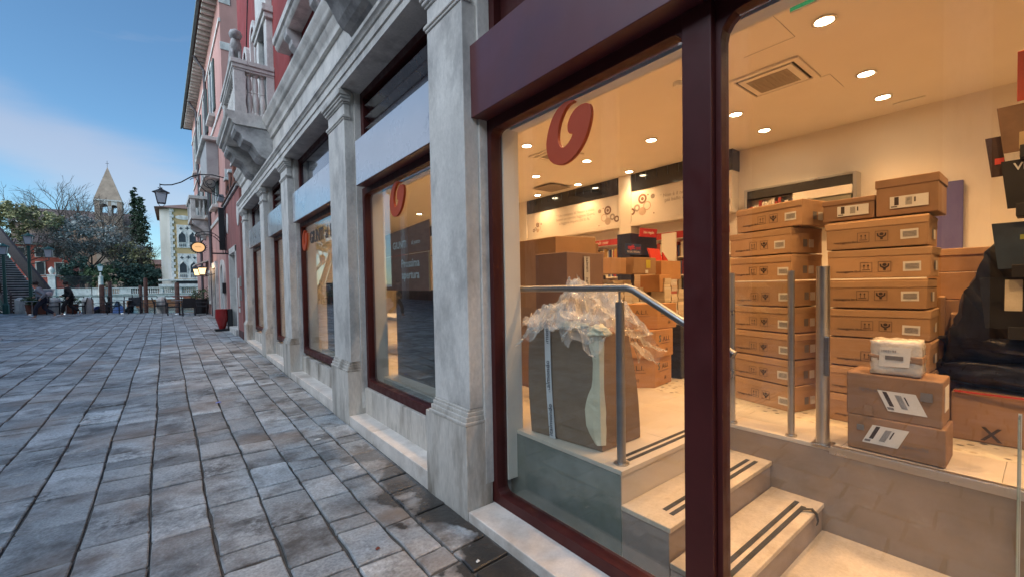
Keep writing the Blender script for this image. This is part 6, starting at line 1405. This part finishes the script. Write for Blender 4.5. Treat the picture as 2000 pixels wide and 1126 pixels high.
MB().box(-1.9, 3.6, 87.7, 88.59, 2.58, 3.0).build('loggia_base', istria, pal); MB().box(.1, 3.6, 88.5, 88.59, 2.58, 3.5).build('loggia_shade', far_pane, pal); MB().box(-1.9, 3.7, 87.6, 88.6, 3.5, 3.75).build('loggia_cornice', istria, pal, bevel=.05)
# church and bell tower
ch = thing('brick_church', 'long pale brick church with a dark tiled roof behind the bare trees', 'building', (-16, 128, 1.5))
cbrick = mat('church_brick', (.34, .24, .18), .9, var=.2, scale=.8, bump=.3, stain=(.22, .15, .12), sscale=.5, samt=.5); rtile = mat('church_roof', (.14, .10, .09), .9, var=.3, scale=3, bump=.6)
MB().box(-25, -6.4, 128, 140, 1.45, 16.6).build('wall', cbrick, ch); MB().add([(-25.3, 127.6, 16.6), (-6.2, 127.6, 16.6), (-6.2, 140, 16.6), (-25.3, 140, 16.6), (-25.3, 133.5, 20.0), (-6.2, 133.5, 20.0)], [(0, 1, 5, 4), (2, 3, 4, 5), (1, 2, 5), (3, 0, 4)]).build('roof', rtile, ch)
MB().box(-25.2, -6.3, 127.7, 127.99, 16.2, 16.58).build('cornice', istria, ch)
tw = thing('bell_tower', 'square brick bell tower with paired arches and a pointed pyramid spire', 'tower', (-10.5, 125, 1.5))
tbrick = mat('tower_brick', (.40, .30, .225), .9, var=.2, scale=1.2, bump=.3, stain=(.28, .20, .15), sscale=.7, samt=.5)
tx0, tx1 = -12.6, -8.3
MB().box(tx0, tx1, 124.9, 129.2, 1.45, 18.2).build('shaft', tbrick, tw)
MB().box(tx0, tx0+.85, 124.9, 129.2, 18.2, 21.3).build('belfry_pier', tbrick, tw); MB().box(tx1-.75, tx1, 124.9, 129.2, 18.2, 21.3).build('belfry_pier', tbrick, tw); MB().box(-10.5, -9.95, 124.9, 125.5, 18.2, 20.2).build('belfry_column', istria, tw); MB().box(-10.5, -9.95, 128.6, 129.2, 18.2, 20.2).build('belfry_column', istria, tw)
for yy in (124.9, 128.7):
    for (xa, xb) in ((tx0+.85, -10.5), (-9.95, tx1-.75)):
        xc = (xa+xb)/2; hw = (xb-xa)/2; pts = [(xa, 21.3), (xa, 20.2)]+[(xc-hw*math.cos(PI*i/8), 20.2+hw*.8*math.sin(PI*i/8)) for i in range(1, 8)]+[(xb, 20.2), (xb, 21.3)]
        MB().extr(pts, XZ, yy, yy+.5).build('belfry_arch', istria if yy < 125 else tbrick, tw)
    MB().box(-10.499, -9.951, yy, yy+.5, 20.201, 21.3).build('belfry_arch', tbrick, tw)
MB().box(tx0-.15, tx1+.15, 124.75, 129.35, 21.302, 21.6).build('cornice', istria, tw)
MB().add([(tx0-.05, 124.85, 21.6), (tx1+.05, 124.85, 21.6), (tx1+.05, 129.25, 21.6), (tx0-.05, 129.25, 21.6), (-10.48, 127, 29.0)], [(0, 1, 4), (1, 2, 4), (2, 3, 4), (3, 0, 4), (3, 2, 1, 0)]).build('spire', tbrick, tw)
MB().box(-10.51, -10.45, 126.97, 127.03, 28.8, 30.3).build('cross', iron, tw); MB().box(-10.75, -10.21, 126.97, 127.03, 29.7, 29.76).build('cross_arm', iron, tw)
rh = thing('red_house', 'red plastered house with white framed windows behind the bridge lamps', 'building', (-17, 98, 1.5))
MB().box(-19.3, -13.0, 98, 106, 1.45, 9.4).build('wall', mat('coral_plaster', (.46, .11, .08), .9, var=.15, scale=.8, bump=.1), rh); MB().box(-19.6, -12.8, 97.7, 106.2, 9.4, 9.7).build('cornice', istria, rh)
MB().add([(-19.7, 97.5, 9.7), (-12.7, 97.5, 9.7), (-12.7, 106.3, 9.7), (-19.7, 106.3, 9.7), (-18, 102, 11.6), (-14, 102, 11.6)], [(0, 1, 5, 4), (1, 2, 5), (2, 3, 4, 5), (3, 0, 4)]).build('roof', rtile, rh)
for (x, z0, z1) in ((-18.2, 6.9, 8.9), (-16.25, 7.6, 8.9), (-14.3, 7.6, 8.9), (-16.25, 4.8, 6.7), (-14.2, 4.8, 6.6)):
    w_ = MB().box(x-.55, x+.55, 97.9, 98, z0-.1, z1+.15).build('window', istria, rh); MB().box(x-.38, x+.38, 97.86, 97.899, z0, z1).build('window_pane', far_pane, w_)
MB().box(-19.3, -13, 97.93, 97.99, 4.4, 4.55).build('string_course', istria, rh)
for i, (x0, x1, y, zt) in enumerate(((-4.6, -1.2, 108, 8.3),)):
    hh = thing('pink_far_house', 'small pinkish house with a tiled roof between the cypresses and the palace', 'building', (x0, y, 1.5)); MB().box(x0, x1, y, y+8, 1.45, zt-1.2).build('wall', pink_wall, hh); MB().add([(x0-.3, y-.3, zt-1.2), (x1+.3, y-.3, zt-1.2), (x1+.3, y+8, zt-1.2), (x0-.3, y+8, zt-1.2), (x0, y+4, zt), (x1, y+4, zt)], [(0, 1, 5, 4), (2, 3, 4, 5), (1, 2, 5), (3, 0, 4)]).build('roof', rooft, hh)
# trees
def branches(mb, p, d, ln, r, depth, r2, spread=.5, up=.15):
    q_ = p+d*ln; mid = p+d*ln*.5+Vector((r2.uniform(-1, 1), r2.uniform(-1, 1), r2.uniform(-1, 1)))*ln*.07
    mb.tube([p, mid, q_], [r, r*.85, r*.7], 5 if depth > 2 else 3, cap=False)
    if depth == 0: return
    for _ in range(3 if depth > 1 else 4):
        nd = (d+Vector((r2.uniform(-1, 1), r2.uniform(-1, 1), r2.uniform(-1, 1)))*spread+Vector((0, 0, up))).normalized()
        branches(mb, q_ if _ else mid, nd, ln*r2.uniform(.6, .85), r*.6, depth-1, r2, spread, up)
def tree(name, lab, x, y, h, blobs, leaf, n, size, seed, bare=0, spread=.55, r=.3, up=.15):
    t_ = thing(name, lab, 'tree', (x, y, 1.45), 'trees on the far bank'); r2 = random.Random(seed)
    q = MB(); q.tube([(x, y, 1.4), (x+.1, y, 1.45+h*.15), (x, y, 1.45+h*.3)], [r*1.3, r, r*.8], 8); q.build('trunk', bark, t_)
    if bare:
        q = MB()
        for k in range(5):
            a = k*2*PI/5+r2.random(); branches(q, Vector((x, y, 1.45+h*.28)), Vector((math.cos(a)*spread*1.3, math.sin(a)*spread*.8, 1)).normalized(), h*.26, r*.5, bare, r2, spread, up)
        q.build('limbs', bark, t_)
    if n: crown('crown', leaf, t_, blobs, n, size, seed)
tree('bare_tree', 'leafless tree spreading above the church roof', -14.3, 118, 21.5, [], None, 0, 0, 4, 5, .62, .46, .10)
tree('autumn_tree', 'thin olive leaved tree leaning over the red house', -19.0, 93, 13.5, [((-19.5, 93, 13.5), (3.5, 3, 1.6), 1), ((-16.5, 93, 12.8), (3.8, 3, 1.9), 1), ((-19.6, 93, 10.6), (3, 2.5, 1.6), .7), ((-14.6, 92, 12.2), (2.2, 2, 1.6), .5)], lf_olive, 5200, .42, 11, 4, .8, .28, .05)
tree('autumn_tree', 'grey twiggy tree in front of the church wall', -10.4, 94, 12.5, [((-11, 94, 11.0), (3.8, 3, 2.6), 1), ((-8.2, 94, 10), (3.3, 3, 2.4), .9), ((-6.2, 93, 8.6), (2.4, 2, 1.8), .6), ((-12.8, 94, 8.5), (2.5, 2.5, 2.0), .6)], lf_grey, 7500, .36, 15, 5, .75, .28, .02)
tree('autumn_tree', 'olive brown tree at the right of the garden below the cypresses', -5.6, 92.5, 9.2, [((-5.8, 92.5, 8.4), (2.4, 2, 1.7), 1), ((-3.9, 92, 7.2), (1.8, 1.6, 1.5), .7)], lf_olive, 900, .36, 18, 4, .6, .2, .1)
tree('evergreen_shrub', 'dense dark evergreen left of the embankment lamp', -11.0, 91.5, 6, [((-11.2, 91.5, 5.0), (2.0, 1.6, 2.2), 1), ((-12.4, 91.6, 3.8), (1.2, 1.2, 1.4), .5)], lf_dark, 3200, .34, 21)
tree('evergreen_shrub', 'bright green evergreen directly beside the embankment lamp', -8.9, 90.6, 5.2, [((-9.4, 90.6, 4.2), (1.4, 1.2, 1.7), 1), ((-7.6, 90.9, 4.2), (1.4, 1.2, 1.9), .8)], lf_mid, 2600, .32, 24)
tree('evergreen_shrub', 'broad dark evergreen in the middle of the garden', -6.0, 91.8, 7, [((-6.0, 91.8, 4.9), (2.2, 1.8, 2.7), 1), ((-4.4, 91.9, 4.2), (1.6, 1.4, 2.2), .8)], lf_dark, 4200, .34, 27)
tree('evergreen_shrub', 'dark hedge tree tight against the yellow palace', -2.7, 91.2, 5, [((-2.8, 91.2, 4.1), (1.5, 1.3, 2.1), 1)], lf_dark, 2600, .32, 31)
for i, (x, y, zt, r_, lab) in enumerate(((-5.05, 101, 19.6, .85, 'left taller cypress beside the bell tower'), (-4.0, 100, 18.0, 1.0, 'right fuller cypress beside the bell tower'))):
    z0 = 2.2; n_ = 9
    blobs = [((x+(.5 if i else .05)*(k/n_-.5)*-1.1, y, z0+(zt-z0)*(k+.5)/n_), (r_*(1.5-1.15*(k/n_)**1.5), r_*(1.5-1.15*(k/n_)**1.5), (zt-z0)/n_*.95), 1.2) for k in range(n_)]
    tree('cypress', lab, x, y, 6, blobs, lf_cyp, 6500, .34, 40+i)
# tall brick church front across the square, out of the picture but mirrored in the shop panes
bc = thing('old_church', 'old brick church front across the square', 'building', (-12, 10, 0))
MB().box(-24, -13.5, -40, 41, -.1, 11).build('wall', mat('gothic_brick', (.20, .105, .075), .9, var=.25, scale=1.5, bump=.3), bc); MB().box(-24.2, -13.2, -40.2, 41.2, 11, 11.5).build('cornice', istria, bc)
for y in range(-35, 41, 6): MB().box(-13.5, -13.2, y, y+.9, -.1, 10.9).build('pilaster', istria_low, bc)

# small litter on the paving
for i, (x, y, s_, c_, lab) in enumerate(((.43, 7.1, .035, (.25, .3, .7), 'small blue paper scrap on the paving by the third shop window'), (-.88, 7.1, .05, (.6, .6, .6), 'pale torn scrap on the paving at the far left'), (1.13, 4.75, .035, (.62, .6, .56), 'white scrap on a slab near the second sill'), (1.335, 2.05, .012, (.7, .68, .62), 'tiny white scrap on the wet patch by the nearest sill'), (.93, 2.55, .014, (.20, .05, .03), 'small red leaf on the paving near the bottom edge'))):
    z = g(y)+.008; t_ = thing('paper_scrap' if i < 4 else 'fallen_leaf', lab, 'litter', (x, y, z)); q = MB()
    q.add([(x-s_, y-s_*.6, z), (x+s_*.8, y-s_*.7, z+.004), (x+s_, y+s_*.6, z+.001), (x+.1*s_, y+s_*.3, z+.012), (x-s_*.9, y+s_*.7, z)], [(0, 1, 3), (1, 2, 3), (3, 4, 0), (2, 4, 3)]); o = q.build('scrap_sheet', mat('scrap', c_, .7, var=.1, bump=0), t_, fix=False); o.modifiers.new('t', 'SOLIDIFY').thickness = .0015
